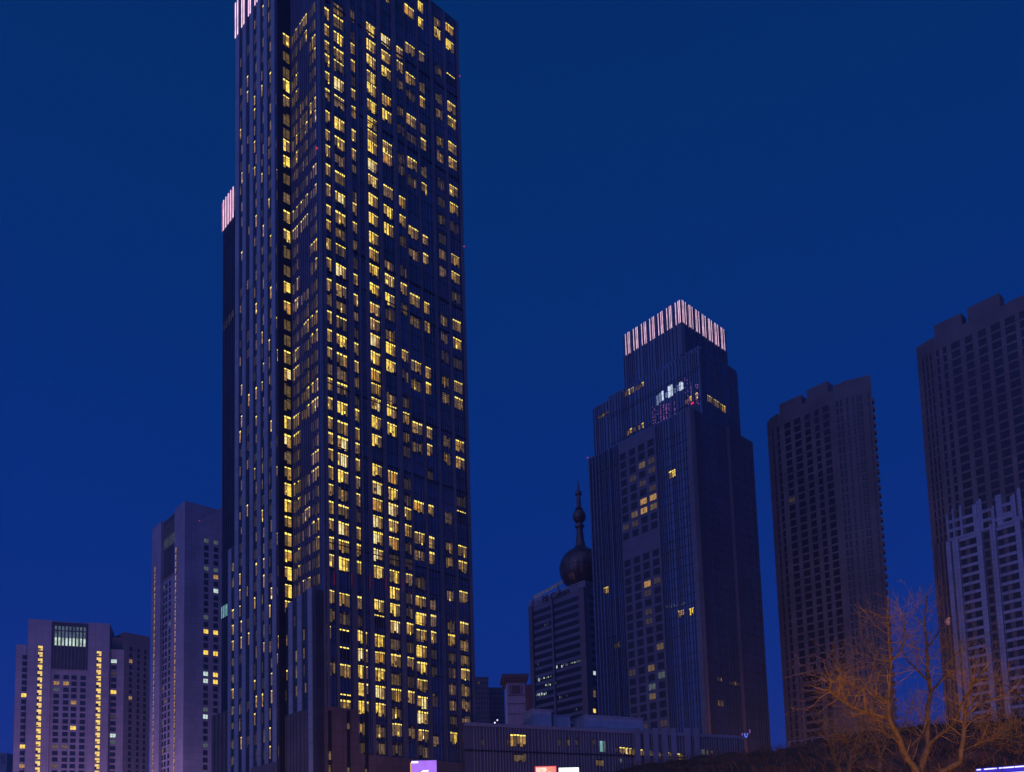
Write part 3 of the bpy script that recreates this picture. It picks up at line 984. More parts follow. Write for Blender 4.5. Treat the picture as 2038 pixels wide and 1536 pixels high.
def third_tower():
    rng = random.Random(21)
    B = base_at(1660, 800, 308)
    T = thing('apartment_tower', B, 'dark apartment tower with stepped parapet just right of the crowned tower', 'apartment tower', 'dark apartment towers on the right')
    d1, d0, d2 = dirv(133.3), dirv(116), dirv(157 - 180)
    f1 = Face(B, d1)
    u1 = f1.u(1551, 900)
    P1 = B + d1 * u1
    f0 = Face(P1, d0)
    u0 = f0.u(1529.5, 900)
    P0 = P1 + d0 * u0
    # the bend is rounded with one intermediate face
    dm = dirv(145 - 180)
    fm = Face(B, dm)
    um = fm.u(1680, 800)
    Pm = B + dm * um
    f2 = Face(Pm, d2)
    u2 = f2.u(1733, 760)
    P2 = Pm + d2 * u2
    zbase = f0.z(1530, 838)
    plan = [P0, P1, B, Pm, P2, P2 + dirv(70) * 4, P2 + dirv(70) * 4 + dirv(84) * 20, P0 + dirv(43) * 22]
    b = MB()
    b.prism(plan, 0, zbase, M['resi'], M['roof'])
    b.build('tower_block', T)
    # stepped parapets
    for f, xa, xb, y in ((f0, 1529.5, 1547, 836), (f1, 1552, 1597, 794), (f1, 1609, 1651, 765)):
        mb = MB()
        ua, ub = sorted((f.u(xa, 830), f.u(xb, 830)))
        z = f.z((xa + xb) / 2, y if f is not f0 else 829)
        mb.box(f, ua, min(ub, u1 if f is f1 else ub), zbase - 0.02, z, -4.5, 0, M['resi'], True)
        mb.build('parapet', T)
    mb = MB()
    zt = f2.z(1722, 748)
    p = Pm - d2 * 1 + f2.n * 0
    b4 = [Pm, P2, P2 + dirv(70) * 4, P2 + dirv(70) * 4 + dirv(140) * 12]
    mb.prism(b4, zbase - 0.02, zt, M['resi'], M['roof'])
    mb.box(fm, 0, um, zbase, fm.z(1668, 764), -5, 0, M['resi'], True)
    mb.build('parapet', T)
    mb = MB()
    mb.box(f1, f1.u(1608, 790), f1.u(1598, 790), zbase, f1.z(1603, 790), -6, -1.5, M['resi2'], True)
    mb.build('stair_head', T)
    pit = 3.02
    ws = WinSet(T, rng)
    zf = f1.z(1566, 842)
    zlow = f1.z(1600, 1345)
    for xa, xb, f, y in ((1561, 1572.5, f1, 845), (1580, 1593, f1, 837), (1600.5, 1611.5, f1, 826), (1620, 1629, f1, 818), (1636.5, 1648.8, f1, 808), (1546, 1551, f0, 855), (1537, 1540, f0, 865),
                         (1663, 1668.5, fm, 800), (1671, 1676, fm, 798), (1683, 1687.5, f2, 795), (1696, 1699, f2, 792), (1704, 1708, f2, 790), (1710, 1715, f2, 789), (1727, 1730, f2, 790)):
        ua, ub = sorted((f.u(xa, y), f.u(xb, y)))
        z = zf
        while z > 8:
            if f is f1 and z < zlow:
                break
            kk = 'x' if rng.random() > 0.004 else 'dim'
            ws.add(f, ua, ub, z - 1.95, z, kk, 0.05, pane)
            z -= pit
    z = zlow - 0.5
    while z > 8:
        for xa, xb in ((1590, 1596), (1599, 1634), (1643, 1656)):
            ua, ub = sorted((f1.u(xa, 1350), f1.u(xb, 1350)))
            ws.add(f1, max(ua, 0.2), ub, z - 1.7, z, 'x', 0.05, pane)
        z -= pit
    ws.done()
    # lower floors: brick-brown string courses
    mb = MB()
    z = zlow - 0.2
    while z > 6:
        mb.box(f1, 0.1, u1 - 0.1, z, z + 0.35, 0, 0.25, M['resi2'])
        z -= pit
    for x in (1595, 1637, 1657):
        u = f1.u(x, 1350)
        if u > 0:
            mb.box(f1, u - 0.5, u + 0.5, 0, zlow, 0, 0.35, M['resi2'])
    mb.build('string_courses', T)
    # balconies on the right-hand edge
    fe = Face(P2, dirv(70), dirv(70 - 90))
    z = zf - 1
    while z > 10:
        mb = MB()
        mb.box(fe, 0.6, 3.2, z - 1.9, z - 0.8, 0, 0.8, M['resi2'])
        mb.build('balcony', T)
        z -= pit
    return T

def fourth_tower():
    rng = random.Random(33)
    B = base_at(1860, 700, 275)
    T = thing('apartment_tower', B, 'apartment tower cut off by the right edge, its lower storeys faced in pale tiles', 'apartment tower', 'dark apartment towers on the right')
    d1, d0 = dirv(132 - 180), dirv(116)
    f1, f0 = Face(B, d1), Face(B, d0)
    u1 = f1.u(2150, 700)
    u0 = f0.u(1824, 700)
    P0, P1 = B + d0 * u0, B + d1 * u1
    zbase = f0.z(1825, 694)
    b = MB()
    b.prism([P0, B, P1, P1 + dirv(42) * 24, P0 + dirv(42) * 24], 0, zbase, M['resi'], M['roof'])
    b.build('tower_block', T)
    for f, xa, xb, y in ((f0, 1824, 1854, 682), (f1, 1862, 1918, 633), (f1, 1931, 1998, 594), (f1, 2012, 2090, 580)):
        mb = MB()
        ua, ub = sorted((f.u(xa, 690), f.u(xb, 690)))
        mb.box(f, max(ua, 0.02), ub, zbase - 0.02, f.z((xa + xb) / 2, y), -4.5, 0, M['resi'], True)
        mb.build('parapet', T)
    for xa, xb, y in ((1919, 1930, 636), (1999, 2011, 602)):
        mb = MB()
        mb.box(f1, f1.u(xa, 690), f1.u(xb, 690), zbase, f1.z((xa + xb) / 2, y), -7, -2, M['resi2'], True)
        mb.build('stair_head', T)
    pit = 3.0
    ws = WinSet(T, rng)
    zf = f1.z(1905, 679)
    zl = f1.z(1886, 1022)
    zl2 = f1.z(2010, 985)
    for xa, xb, f in ((1863, 1868.5, f1), (1876.5, 1884, f1), (1893.5, 1911.5, f1), (1922, 1937.5, f1), (1949, 1966, f1), (1976, 1995, f1), (2005, 2026, f1), (2035.5, 2054, f1), (1842, 1845, f0), (1834, 1837, f0), (1850, 1853, f0)):
        ua, ub = sorted((f.u(xa, 700), f.u(xb, 700)))
        z = zf
        while z > 8:
            if f is f1 and z < zl - 9:
                break
            o = 0.05
            ws.add(f, ua, ub, z - 1.95, z, 'x', o, pane)
            z -= pit
    # pale tile cladding with a ragged top, wall piers and storey bands
    mb = MB()
    uc0 = f1.u(1884, 1050)
    ue = u1
    zcut = zl - 9.5
    def band(xa, xb, ztop):
        mb.box(f1, f1.u(xa, 1050), f1.u(xb, 1050), zcut, ztop, 0, 0.3, M['pale'])
    for xa, xb, dz in ((1885, 1889, 0), (1897, 1901, 0.4), (1912, 1917, 0.7), (1939, 1947, 0.2), (1948, 1958, 0.9), (1976, 1982, -3.0), (1986, 1999, 0.8), (2016, 2026, -1.0), (2030, 2038, 0.4)):
        band(xa, xb, zl + dz)
        for kx in range(3):                                # loose edge tiles
            if rng.random() < 0.35:
                u = f1.u(xa + kx * 2, 1050)
                mb.box(f1, u, u + 0.7, zl + dz, zl + dz + rng.uniform(0.4, 0.9), 0, 0.28, M['pale'])
    for s in range(3):
        for xa, xb in ((1889, 1897), (1901, 1912), (1917, 1939), (1958, 1976), (1999, 2016)):
            z = zf - pit * round((zf - zl) / pit) - pit * s
            mb.box(f1, f1.u(xa, 1050), f1.u(xb, 1050), max(zcut, z - 2.95), z - 1.98, 0, 0.28, M['pale'])
    mb.build('ragged_cladding', T)
    LB = f1
    bays = ((1886, 1895, 'pier'), (1899, 1911, 'pier'), (1913, 1948, 'win'), (1948, 1959, 'pier'), (1961, 1974, 'rec'), (1976, 1987, 'pier'), (1989, 2027, 'win'), (2027, 2038, 'pier'), (2040, 2055, 'rec'), (2057, 2068, 'pier'), (2070, 2110, 'win'))
    y = 1120
    for xa, xb, k in bays:
        ua, ub = f1.u(xa, y), f1.u(xb, y)
        if k == 'pier':
            mb = MB()
            mb.box(LB, ua, ub, 0, zcut + (0 if xa < 1940 else 4.5 if xa < 1960 else 1.5), 0, 0.32, M['pale'])
            mb.build('pale_pier', T)
        z = zf - pit * round((zf - zcut) / pit)
        if k == 'win':
            zz = z + (0 if xa < 1950 else 3)
            while zz > 5:
                mb = MB()
                mb.box(LB, ua, ub, zz - 0.95, zz, 0, 0.26, M['pale'])
                mb.build('storey_band', T)
                ws.add(LB, ua + 0.25, ua + (ub - ua) * 0.34, zz - 2.85, zz - 1.05, 'x', 0.05, pane)
                ws.add(LB, ua + (ub - ua) * 0.58, ub - 0.2, zz - 2.85, zz - 1.05, 'x', 0.05, pane)
                zz -= pit
        if k == 'rec':
            zz = z
            while zz > 5:
                ws.add(LB, ua + 0.2, ub - 0.2, zz - 2.3, zz - 0.6, 'x', 0.05, pane)
                zz -= pit
    ws.done()
    # drain pipes and ribs on the narrow side
    mb = MB()
    for x in (1829, 1839, 1847, 1855):
        u = f0.u(x, 700)
        mb.box(f0, u - 0.35, u + 0.35, 0, f0.z(1850, 1090), 0, 0.5, M['resi2'])
    mb.build('ribs', T)

# ------------------------------------------------------------------ the two hotel slabs on the left
def grill(parent, f, u0, u1, rows):
    n = 9
    for (z0, z1, k) in rows:
        for i in range(n):
            a = u0 + (u1 - u0) * (i + 0.2) / n
            mb = MB()
            zc = z0 + (z1 - z0) * 0.55
            mb.box(f, a, a + (u1 - u0) / n * 0.55, z0, zc, 0.02, 0.12, G[k])
            mb.box(f, a, a + (u1 - u0) / n * 0.55, zc + 0.05, z1, 0.02, 0.12, G['grilld'] if k == 'grill' else M['louvre'])
            mb.build('grill_light', parent)

def hotel(T, f, us, ztop, ztopw, zg, zlit, wcols, litcols, lit, rng, depth=22, side=None):
    """us: seven section borders along the facade: wing | pier | centre | pier | wing"""
    a0, a1, a2, a3, a4, a5 = us
    secs = ((a0, a1, -3.0, ztopw), (a1, a2, 0, ztop), (a2, a3, -1.4, ztop), (a3, a4, 0, ztop), (a4, a5, -3.0, ztopw))
    for i, (a, b, o, z) in enumerate(secs):
        if b - a < 0.05:
            continue
        mb = MB()
        mb.box(f, a, b, 0, z, -depth, o, M['wall'] if i != 2 else M['wall'], True)
        mb.build(('wing', 'pier', 'centre_bay', 'pier', 'wing')[i], T)
    fc = f.off(-1.4)
    mb = MB()
    g0, g1 = a2 + (a3 - a2) * 0.06, a3 - (a3 - a2) * 0.06
    mb.box(fc, a2 + 0.1, a3 - 0.1, zg[2], ztop - 0.3, 0, 0.02, M['louvre'])
    n = 9
    for i in range(n + 1):
        u = g0 + (g1 - g0) * i / n
        mb.box(fc, u - 0.14, u + 0.14, zg[2], ztop - 0.4, 0.02, 0.5, M['walld'])
    for z in (zg[0], zg[1], zg[2]):
        mb.box(fc, g0, g1, z - 0.2, z + 0.2, 0.02, 0.55, M['walld'])
    grill(mb.build('roof_grill', T), fc, g0, g1, ((zg[0] + 0.3, ztop - 0.8, 'grilld'), (zg[1] + 0.3, zg[0] - 0.4, 'grill')))
    pit = 3.2
    ws = WinSet(T, rng)
    for ci, (ua, ub, o) in enumerate(wcols):
        ff = f.off(o)
        z = zlit
        r = 0
        while z > 5:
            if not (o == -1.4 and z > zg[2] - 1):
                k = lit.get((ci, r), 'x')
                if k == 'x' and rng.random() < 0.06:
                    k = rng.choice(('low', 'dim', 'wdim'))
                ws.add(ff, ua, ub, z - 1.9, z, k, 0.05, pane)
            z -= pit
            r += 1
    ws.done()
    for ua, ub, zt, mk in litcols:
        z = zt
        i = 0
        while z > 5 and i < 46:
            mb = MB()
            mb.box(f, ua - 0.15, ub + 0.15, z - 2.6, z + 0.1, 0, 0.05, M['line'])
            mb.box(f, ua, ub, z - 1.1 - 0.9 * rng.random() * 0.3, z, 0.05, 0.12, G[mk])
            c = ua + (ub - ua) * rng.uniform(0.3, 0.6)
            mb.box(f, c, ub, z - 2.3, z - 1.35, 0.05, 0.12, G[mk])
            if rng.random() < 0.5:
                mb.box(f, ua, c, z - 2.4, z - 1.9, 0.05, 0.1, G['mid'])
            mb.build('stair_light', T)
            z -= pit
            i += 1

def left_hotel():
    rng = random.Random(41)
    P = base_at(135, 1400, 424)
    T = thing('slab_hotel', P, 'lowest purple grey slab block at far left with two columns of golden stair lights', 'hotel block', 'twin slab blocks on the left')
    f = Face(P, dirv(18.5))
    y = 1400
    us = [f.u(x, y) for x in (26, 52, 99, 173, 216, 244)]
    z = lambda yy, x=135: f.z(x, yy)
    X = lambda a, b, o=0.0: (f.u(a, y, o), f.u(b, y, o))
    wc = [X(42, 52, -3) + (-3.0,), X(106, 117, -1.4) + (-1.4,), X(125, 136, -1.4) + (-1.4,), X(141, 152, -1.4) + (-1.4,), X(159, 170, -1.4) + (-1.4,), X(220, 231, -3) + (-3.0,)]
    zl = z(1305)
    lit = {(5, 0): 'white', (5, 5): 'hi', (1, 4): 'mid', (2, 4): 'mid', (3, 7): 'mid', (0, 6): 'hi', (0, 14): 'hi', (3, 11): 'hi', (5, 12): 'white', (5, 13): 'wdim', (1, 14): 'low', (2, 14): 'low', (0, 17): 'mid'}
    hotel(T, f, us, z(1236), z(1284), (z(1254), z(1285), z(1331)), zl, wc, (X(73.5, 82.5) + (z(1288), 'lit_gold'), X(191, 200) + (z(1293), 'lit_gold')), lit, rng)
    # darker flank running back on the right
    mb = MB()
    P2 = f.p(us[5], 0, -3)
    fs = Face(P2, dirv(48))
    u = fs.u(297, 1400)
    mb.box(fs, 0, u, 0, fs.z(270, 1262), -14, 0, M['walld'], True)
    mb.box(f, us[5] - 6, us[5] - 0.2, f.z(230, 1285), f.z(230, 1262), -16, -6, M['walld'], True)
    mb.build('flank', T)
    ws = WinSet(T, rng)
    for xa, xb in ((256, 262), (272, 277), (285, 290)):
        ua, ub = sorted((fs.u(xa, 1400), fs.u(xb, 1400)))
        zz = fs.z(270, 1290)
        r = 0
        while zz > 6:
            k = 'x'
            if (xa, r) in ((256, 2), (256, 8)):
                k = 'mid'
            ws.add(fs, ua, ub, zz - 1.8, zz, k, 0.05, pane)
            zz -= 3.2
            r += 1
    ws.done()

def left_tower():
    rng = random.Random(43)
    P = base_at(366, 1300, 370)
    T = thing('slab_hotel', P, 'taller purple grey slab block with lit windows, standing just left of the tallest tower', 'hotel block', 'twin slab blocks on the left')
    f = Face(P, DL)
    f.P = P
    y = 1300
    # along f, u grows to the left (away): borders from the near corner
    us = [0.0, 0.0, f.u(345, y), f.u(318, y), f.u(300, y), f.u(297.5, y)]
    z = lambda x, yy: f.z(x, yy)
    X = lambda a, b, o=0.0: tuple(sorted((f.u(a, y, o), f.u(b, y, o))))
    ztop = z(357, 1006)
    wc = [X(322.5, 326.5, -1.4) + (-1.4,), X(328, 332, -1.4) + (-1.4,), X(335, 339, -1.4) + (-1.4,)]
    lit = {(0, 24): 'low', (1, 17): 'low', (0, 20): 'wdim', (1, 28): 'low', (0, 33): 'white', (2, 24): 'wdim', (1, 40): 'wdim', (2, 44): 'wdim'}
    hotel(T, f, [us[0], us[0], us[2], us[3], us[4], us[5]], ztop, z(300, 1125), (z(326, 1052), z(326, 1092), z(326, 1150)), z(326, 1160), wc, (X(347.8, 349.4) + (z(348, 1092), 'mid'), X(306.2, 307.5) + (z(307, 1130), 'mid')), lit, rng)
    # recess and right-hand face
    r = Face(P + DL * 0.02, dirv(36), None)
    ra = r.u(390, y)
    rb = r.u(446, y)
    mb = MB()
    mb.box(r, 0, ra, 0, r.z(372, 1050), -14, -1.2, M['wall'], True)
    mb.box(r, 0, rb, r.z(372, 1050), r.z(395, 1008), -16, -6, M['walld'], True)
    mb.build('recessed_wall', T)
    mb = MB()
    mb.extrude(r, [(ra, 0), (rb, 0), (rb, r.z(441, 1004)), (ra, r.z(392, 1040))], -14, 0, M['wall'])
    mb.build('gabled_wall', T)
    ws = WinSet(T, rng)
    L2 = {(0, 0): 'wdim', (0, 4): 'wdim', (1, 4): 'wdim', (1, 5): 'mid', (1, 7): 'white', (0, 11): 'wdim', (0, 13): 'hi', (1, 13): 'hi', (0, 16): 'hi', (1, 16): 'hi', (0, 19): 'white', (1, 19): 'hi', (0, 20): 'white', (1, 20): 'hi', (0, 24): 'wdim', (0, 25): 'white', (0, 29): 'wdim', (0, 33): 'white', (1, 0): 'wdim', (2, 0): 'mid', (2, 4): 'wdim', (2, 25): 'wdim', (2, 31): 'low', (3, 16): 'mid'}
    for ci, (xa, xb, o) in enumerate(((405, 414, 0), (424.5, 433.5, 0), (385, 388.5, -1.2), (370.5, 373.5, -1.2))):
        ff = r.off(o)
        ua, ub = sorted((ff.u(xa, y), ff.u(xb, y)))
        zz = r.z(410, 1072)
        k = 0
        while zz > 6:
            ws.add(ff, ua, ub, zz - 1.9, zz, L2.get((ci, k), 'x'), 0.05, pane)
            zz -= 3.2
            k += 1
    ws.done()
    beacon(T, r.p(r.u(397, 1038), r.z(397, 1038) + 0.4, 0), 0.25)

# ------------------------------------------------------------------ sphere-topped office
def text_mesh(txt, f, u0, u1, z0, z1, o, m_, parent, name):
    cu = bpy.data.curves.new(name, 'FONT')
    cu.body = txt
    cu.size = 1.0
    cu.extrude = 0.03
    ob = bpy.data.objects.new('tmp', cu)
    COL.objects.link(ob)
    dg = bpy.context.evaluated_depsgraph_get()
    me = bpy.data.meshes.new_from_object(ob.evaluated_get(dg))
    bpy.data.objects.remove(ob)
    xs = [v.co.x for v in me.vertices]
    ys = [v.co.y for v in me.vertices]
    sx_, sy_ = (u1 - u0) / (max(xs) - min(xs)), (z1 - z0) / (max(ys) - min(ys))
    org = parent.location
    for v in me.vertices:
        u = u0 + (v.co.x - min(xs)) * sx_ if not f.flip else u1 - (v.co.x - min(xs)) * sx_
        z = z0 + (v.co.y - min(ys)) * sy_
        v.co = f.p(u, z, o + v.co.z * 3) - org
    me.name = name
    me.materials.clear()
    me.materials.append(m_)
    ob = bpy.data.objects.new(name, me)
    COL.objects.link(ob)
    ob.parent = parent
    return ob

def sphere_office():
    rng = random.Random(51)
    P = base_at(1167, 1250, 380)
    T = thing('sphere_topped_office', P, 'dark banded office block with a copper sphere and spire on its roof', 'office block')
    L, R = Face(P, DL), Face(P, DR)
    v1 = L.u(1055, 1250)
    zt = L.z(1160, 1156)
    b = MB()
    b.prism([P, P + DR * 26, P + DR * 26 + DL * v1, P + DL * v1], 0, zt - 3.2, M['band'], M['roof'])
    b.build('office_block', T)
    pit = 3.62
    mb = MB()
    va, vb = L.u(1156, 1250), L.u(1062, 1250)
    z = zt - 6.0
    rows = []
    while z > 5:
        mb.box(L, va, vb, z - pit * 0.58, z, 0, 0.06, M['dark'])
        mb.box(R, 3.0, 24, z - pit * 0.58, z, 0, 0.06, M['dark'])
        rows.append(z)
        z -= pit
    mb.build('window_bands', T)
    for xa, xb in ((1156, 1167), (1055, 1062), (1100, 1103)):
        mb = MB()
        a, c = sorted((L.u(xa, 1250), L.u(xb, 1250)))
        mb.box(L, max(a, 0), c, 0, zt - 3.2, 0, 0.8, M['band'] if xa > 1099 and xa < 1110 else M['walld'])
        mb.build('pier', T)
    # lattice parapet
    mb = MB()
    n = 26
    for i in range(n + 1):
        u = v1 * i / n
        mb.box(L, u - 0.14, u + 0.14, zt - 3.2, zt, -0.2, 0.2, M['lattice'], True)
    for zz in (zt - 3.1, zt - 2.1, zt - 1.1, zt - 0.15):
        mb.box(L, 0, v1, zz - 0.13, zz + 0.13, -0.25, 0.25, M['lattice'], True)
        mb.box(R, 0, 12, zz - 0.13, zz + 0.13, -0.25, 0.25, M['lattice'], True)
    mb.box(L, 0.1, v1 - 0.1, zt - 3.2, zt - 0.6, -1.5, -0.9, M['band'], True)
    mb.build('roof_lattice', T)
    u0, u1 = sorted((L.u(1079, 1190), L.u(1134, 1175)))
    text_mesh('78-Cuban', L, u0, u1, zt - 3.6, zt - 0.4, 0.5, M['letter'], T, 'roof_lettering')
    # lit office strips
    mb = MB()
    for (r, xa, xb, p) in ((8, 1118, 1160, 0.9), (9, 1066, 1100, 0.5), (8, 1096, 1118, 0.4), (10, 1086, 1106, 0.7), (11, 1064, 1086, 1.0), (12, 1112, 1130, 0.35), (14, 1140, 1160, 0.35), (2, 1086, 1094, 0.4), (7, 1070, 1080, 0.2)):
        a, c = sorted((L.u(xa, 1330), L.u(xb, 1330)))
        if r >= len(rows):
            continue
        k = a
        while k < c:
            if rng.random() < p:
                mb.rect(L, k, k + rng.uniform(0.3, 0.8), rows[r] - rng.uniform(1.2, 1.9), rows[r] - rng.uniform(0.2, 0.9), 0.1, G[rng.choice(('wdim', 'wdim', 'white'))])
            k += 0.9
    for y, k in ((1340, 'white'), (1378, 'low'), (1384, 'low'), (1415, 'hi')):
        u, z = R.uz(1183, y)
        mb.rect(R, u - 0.8, u + 0.8, z - 0.8, z + 1.0, 0.1, G[k])
    mb.build('office_lights', T)
    # sphere and spire
    cc = at(1157, 1133, 391)
    px = 391 / F
    rad = 44.5 * px
    mb = MB()
    prof = [(cc.z - rad * math.cos(math.pi * i / 22), max(0.05, rad * math.sin(math.pi * i / 22))) for i in range(23)]
    mb.lathe((cc.x, cc.y), prof, M['copper'], 40)
    sph = mb.build('sphere', T, True)
    mb = MB()
    for i in range(14):
        a = 2 * math.pi * i / 14
        pts = [Vector((cc.x + (rad + 0.06) * math.sin(t) * math.cos(a), cc.y + (rad + 0.06) * math.sin(t) * math.sin(a), cc.z - (rad + 0.06) * math.cos(t))) for t in [math.pi * (0.06 + 0.88 * q / 16) for q in range(17)]]
        mb.tube(pts, [0.13] * 17, M['copper'], 4)
    for t in (0.3, 0.5, 0.7):
        r_ = (rad + 0.06) * math.sin(math.pi * t)
        z_ = cc.z - (rad + 0.06) * math.cos(math.pi * t)
        pts = [Vector((cc.x + r_ * math.cos(2 * math.pi * q / 32), cc.y + r_ * math.sin(2 * math.pi * q / 32), z_)) for q in range(33)]
        mb.tube(pts, [0.12] * 33, M['copper'], 4)
    mb.build('ribs', sph)
    zz = lambda yy: at(1150, yy, 391).z
    mb = MB()
    pr = [(1096, 20), (1088, 11), (1075, 8.5), (1060, 7), (1051, 6.3), (1050, 9.5), (1045, 9.5), (1044, 5), (1042, 5)]
    for k in range(13):
        a = math.pi * k / 12
        pr.append((1028 + 14 * math.cos(a), max(5, 14 * math.sin(a))))
    pr += [(1013, 8.5), (1011, 5), (986, 4), (985, 6.8), (980, 6.8), (979, 3.6), (966, 1.8), (955, 0.8), (951, 0.3)]
    mb.lathe((cc.x, cc.y), [(zz(a), r * px) for a, r in pr], M['copper'], 20)
    mb.build('spire', T, False)
    # gantry on the roof
    A, Bp = L.p(L.u(1062, 1192), L.z(1062, 1192), -2), None
    T2 = thing('roof_gantry', L.p(L.u(1066, 1192), zt - 3.2, -2), 'slanting dull yellow beam on the office roof beside the copper sphere', 'gantry')
    b0 = L.p(L.u(1062, 1190), L.z(1062, 1190), 0.3)
    b1 = L.p(L.u(1114, 1156), L.z(1114, 1156), -2)
    mb = MB()
    nseg = 16
    for k in range(2):
        off = UP * (0.55 if k else -0.55)
        mb.tube([b0 + off, b1 + off], [0.22, 0.22], M['yellow'], 4)
    for k in range(nseg):
        a = b0.lerp(b1, k / nseg) + UP * (0.55 if k % 2 else -0.55)
        c = b0.lerp(b1, (k + 1) / nseg) + UP * (-0.55 if k % 2 else 0.55)
        mb.tube([a, c], [0.16, 0.16], M['yellow'], 4)
    mb.build('beam', T2)
    mb = MB()
    mb.tube([Vector((b0.x, b0.y, zt - 3.2)), b0], [0.4, 0.3], M['metal'], 6)
    q = b0.lerp(b1, 0.85)
    mb.tube([Vector((q.x, q.y, zt - 3.2)), q], [0.3, 0.3], M['metal'], 6)
    mb.build('mast', T2)

# ------------------------------------------------------------------ podium, plant rooms, mid-distance blocks
def podium():
    rng = random.Random(61)
    P = base_at(938, 1440, 215)
    f = Face(P, dirv(24))
    T = thing('podium_building', P, 'long low finned podium building with a row of lit windows, right of the tallest tower', 'podium')
    u1 = f.u(1480, 1490)
    zt = f.z(1100, 1446)
    b = MB()
    b.prism([f.p(-2, 0), f.p(u1, 0), f.p(u1, 0, -30), f.p(-2, 0, -30)], 0, zt, M['podium'], M['roof'])
    b.build('podium_block', T)
    mb = MB()
    u = 0.5
    while u < u1:
        mb.box(f, u - 0.10, u + 0.10, 3, zt - 0.9, 0, 0.4, M['podfin'])
        u += rng.choice((0.8, 0.8, 1.1))
    mb.build('fins', T)
    mb = MB()
    mb.box(f, -2, u1, zt - 0.9, zt, 0, 0.5, M['podfin'])
    mb.box(f, -2, u1, f.z(1000, 1497), f.z(1000, 1494), 0, 0.45, M['line'])
    mb.build('cornice', T)
    for x in (1266, 1284, 1302, 1321, 1338, 1366, 1384):
        u = f.u(x, 1480)
        mb = MB()
        mb.box(f, u - 0.75, u + 0.75, 0, f.z(x, 1450), 0.4, 1.0, M['podfin'])
        mb.build('pilaster', T)
    ws = WinSet(T, rng)
    def lw(xa, ya, xb, yb, k, n=1):
        u0, u1_ = f.u(xa, ya), f.u(xb, ya)
        for s in range(n):
            a = u0 + (u1_ - u0) * (s + 0.08) / n
            c = u0 + (u1_ - u0) * (s + 0.90) / n
            ws.add(f, a, c, f.z(xa, yb), f.z(xa, ya), k, 0.42)
    lw(1014, 1461, 1045, 1485, 'm', 5)
    lw(1021, 1500, 1046, 1516, 'd', 4)
    lw(1184, 1511, 1200, 1524, 'd', 3)
    for i, (x, k) in enumerate(((1222, 'f'), (1231, 'm'), (1237, 'm'), (1243, 'b'), (1250, 'm'), (1256, 'd'), (1272, 'm'), (1278, 'd'), (1290, 'd'), (1297, 'd'), (1308, 'd'), (1315, 'f'), (1325, 'm'), (1331, 'd'), (1342, 'm'), (1347, 'm'), (1353, 'd'), (1361, 'd'))):
        y = 1486 + (x - 1222) * 0.11
        lw(x, y, x + 5.5, y + 13, k)
    for x in range(1368, 1436, 9):
        if rng.random() < 0.7:
            lw(x, 1492, x + 4, 1502, rng.choice('ddf'))
    for x in range(956, 1180, 17):
        if rng.random() < 0.35:
            lw(x, 1470, x + 6, 1484, 'f')
    lw(1262, 1512, 1266, 1530, 'd')
    ws.done()
    for xa, ya, xb, yb, k in ((1192, 1475, 1197, 1496, 'cyan'), (1198, 1475, 1203, 1497, 'wdim'), (1381, 1492, 1383, 1508, 'wdim'), (1394, 1492, 1400, 1502, 'wdim'), (1232, 1510, 1236, 1518, 'wdim')):
        mb = MB()
        mb.box(f, f.u(xa, ya), f.u(xb, ya), f.z(xa, yb), f.z(xa, ya), 0.42, 0.5, G[k])
        mb.build('cool_window', T)
    mb = MB()
    p = f.p(f.u(990, 1430), zt + 0.8, -1)
    for dx in (-0.3, 0.35):
        mb.lathe((p.x + dx, p.y), [(p.z + dx - 0.2, 0.1), (p.z + dx, 0.22), (p.z + dx + 0.2, 0.1)], G['neonw'], 8)
        mb.tube([Vector((p.x + dx, p.y, zt)), Vector((p.x + dx, p.y, p.z + dx))], [0.05, 0.05], M['metal'], 5)
    mb.build('roof_lamp', T)
    # roof plant rooms, each a thing on the podium roof
    def plant(xa, xb, yt, setb, lab, sl=0.0, group='plant rooms on the podium roof'):
        g = f.off(-setb)
        ua, ub = g.u(xa, 1440), g.u(xb, 1440)
        z1 = g.z(xa, yt)
        q = thing('plant_room', g.p((ua + ub) / 2, zt, -2), lab, 'plant room', group)
        mb = MB()
        mb.box(g, ua, ub, zt, z1, -7, 0, M['plant'], True)
        mb.build('wall', q)
        mb = MB()
        mb.box(g, ua - 0.2, ub + 0.2, z1, z1 + 0.25, -7.2, 0.2, M['plant'], True)
        mb.build('roof', q)
        if xb - xa > 60:
            mb = MB()
            k = ua
            while k < ub:
                mb.box(g, k, k + 0.1, zt, zt + 1.3, 0.6, 0.7, M['lattice'], True)
                k += 1.2
            mb.box(g, ua, ub, zt + 1.25, zt + 1.35, 0.6, 0.7, M['lattice'], True)
            mb.build('railing', q)
    plant(1164, 1280, 1424, 4, 'long pale plant room with a railing on the podium roof, below the crowned tower')
    plant(1062, 1098, 1412, 6, 'leftmost short pale plant room on the podium roof, below the sphere topped office')
    plant(1101, 1135, 1424, 8, 'middle short plant room on the podium roof, between two pale ones')

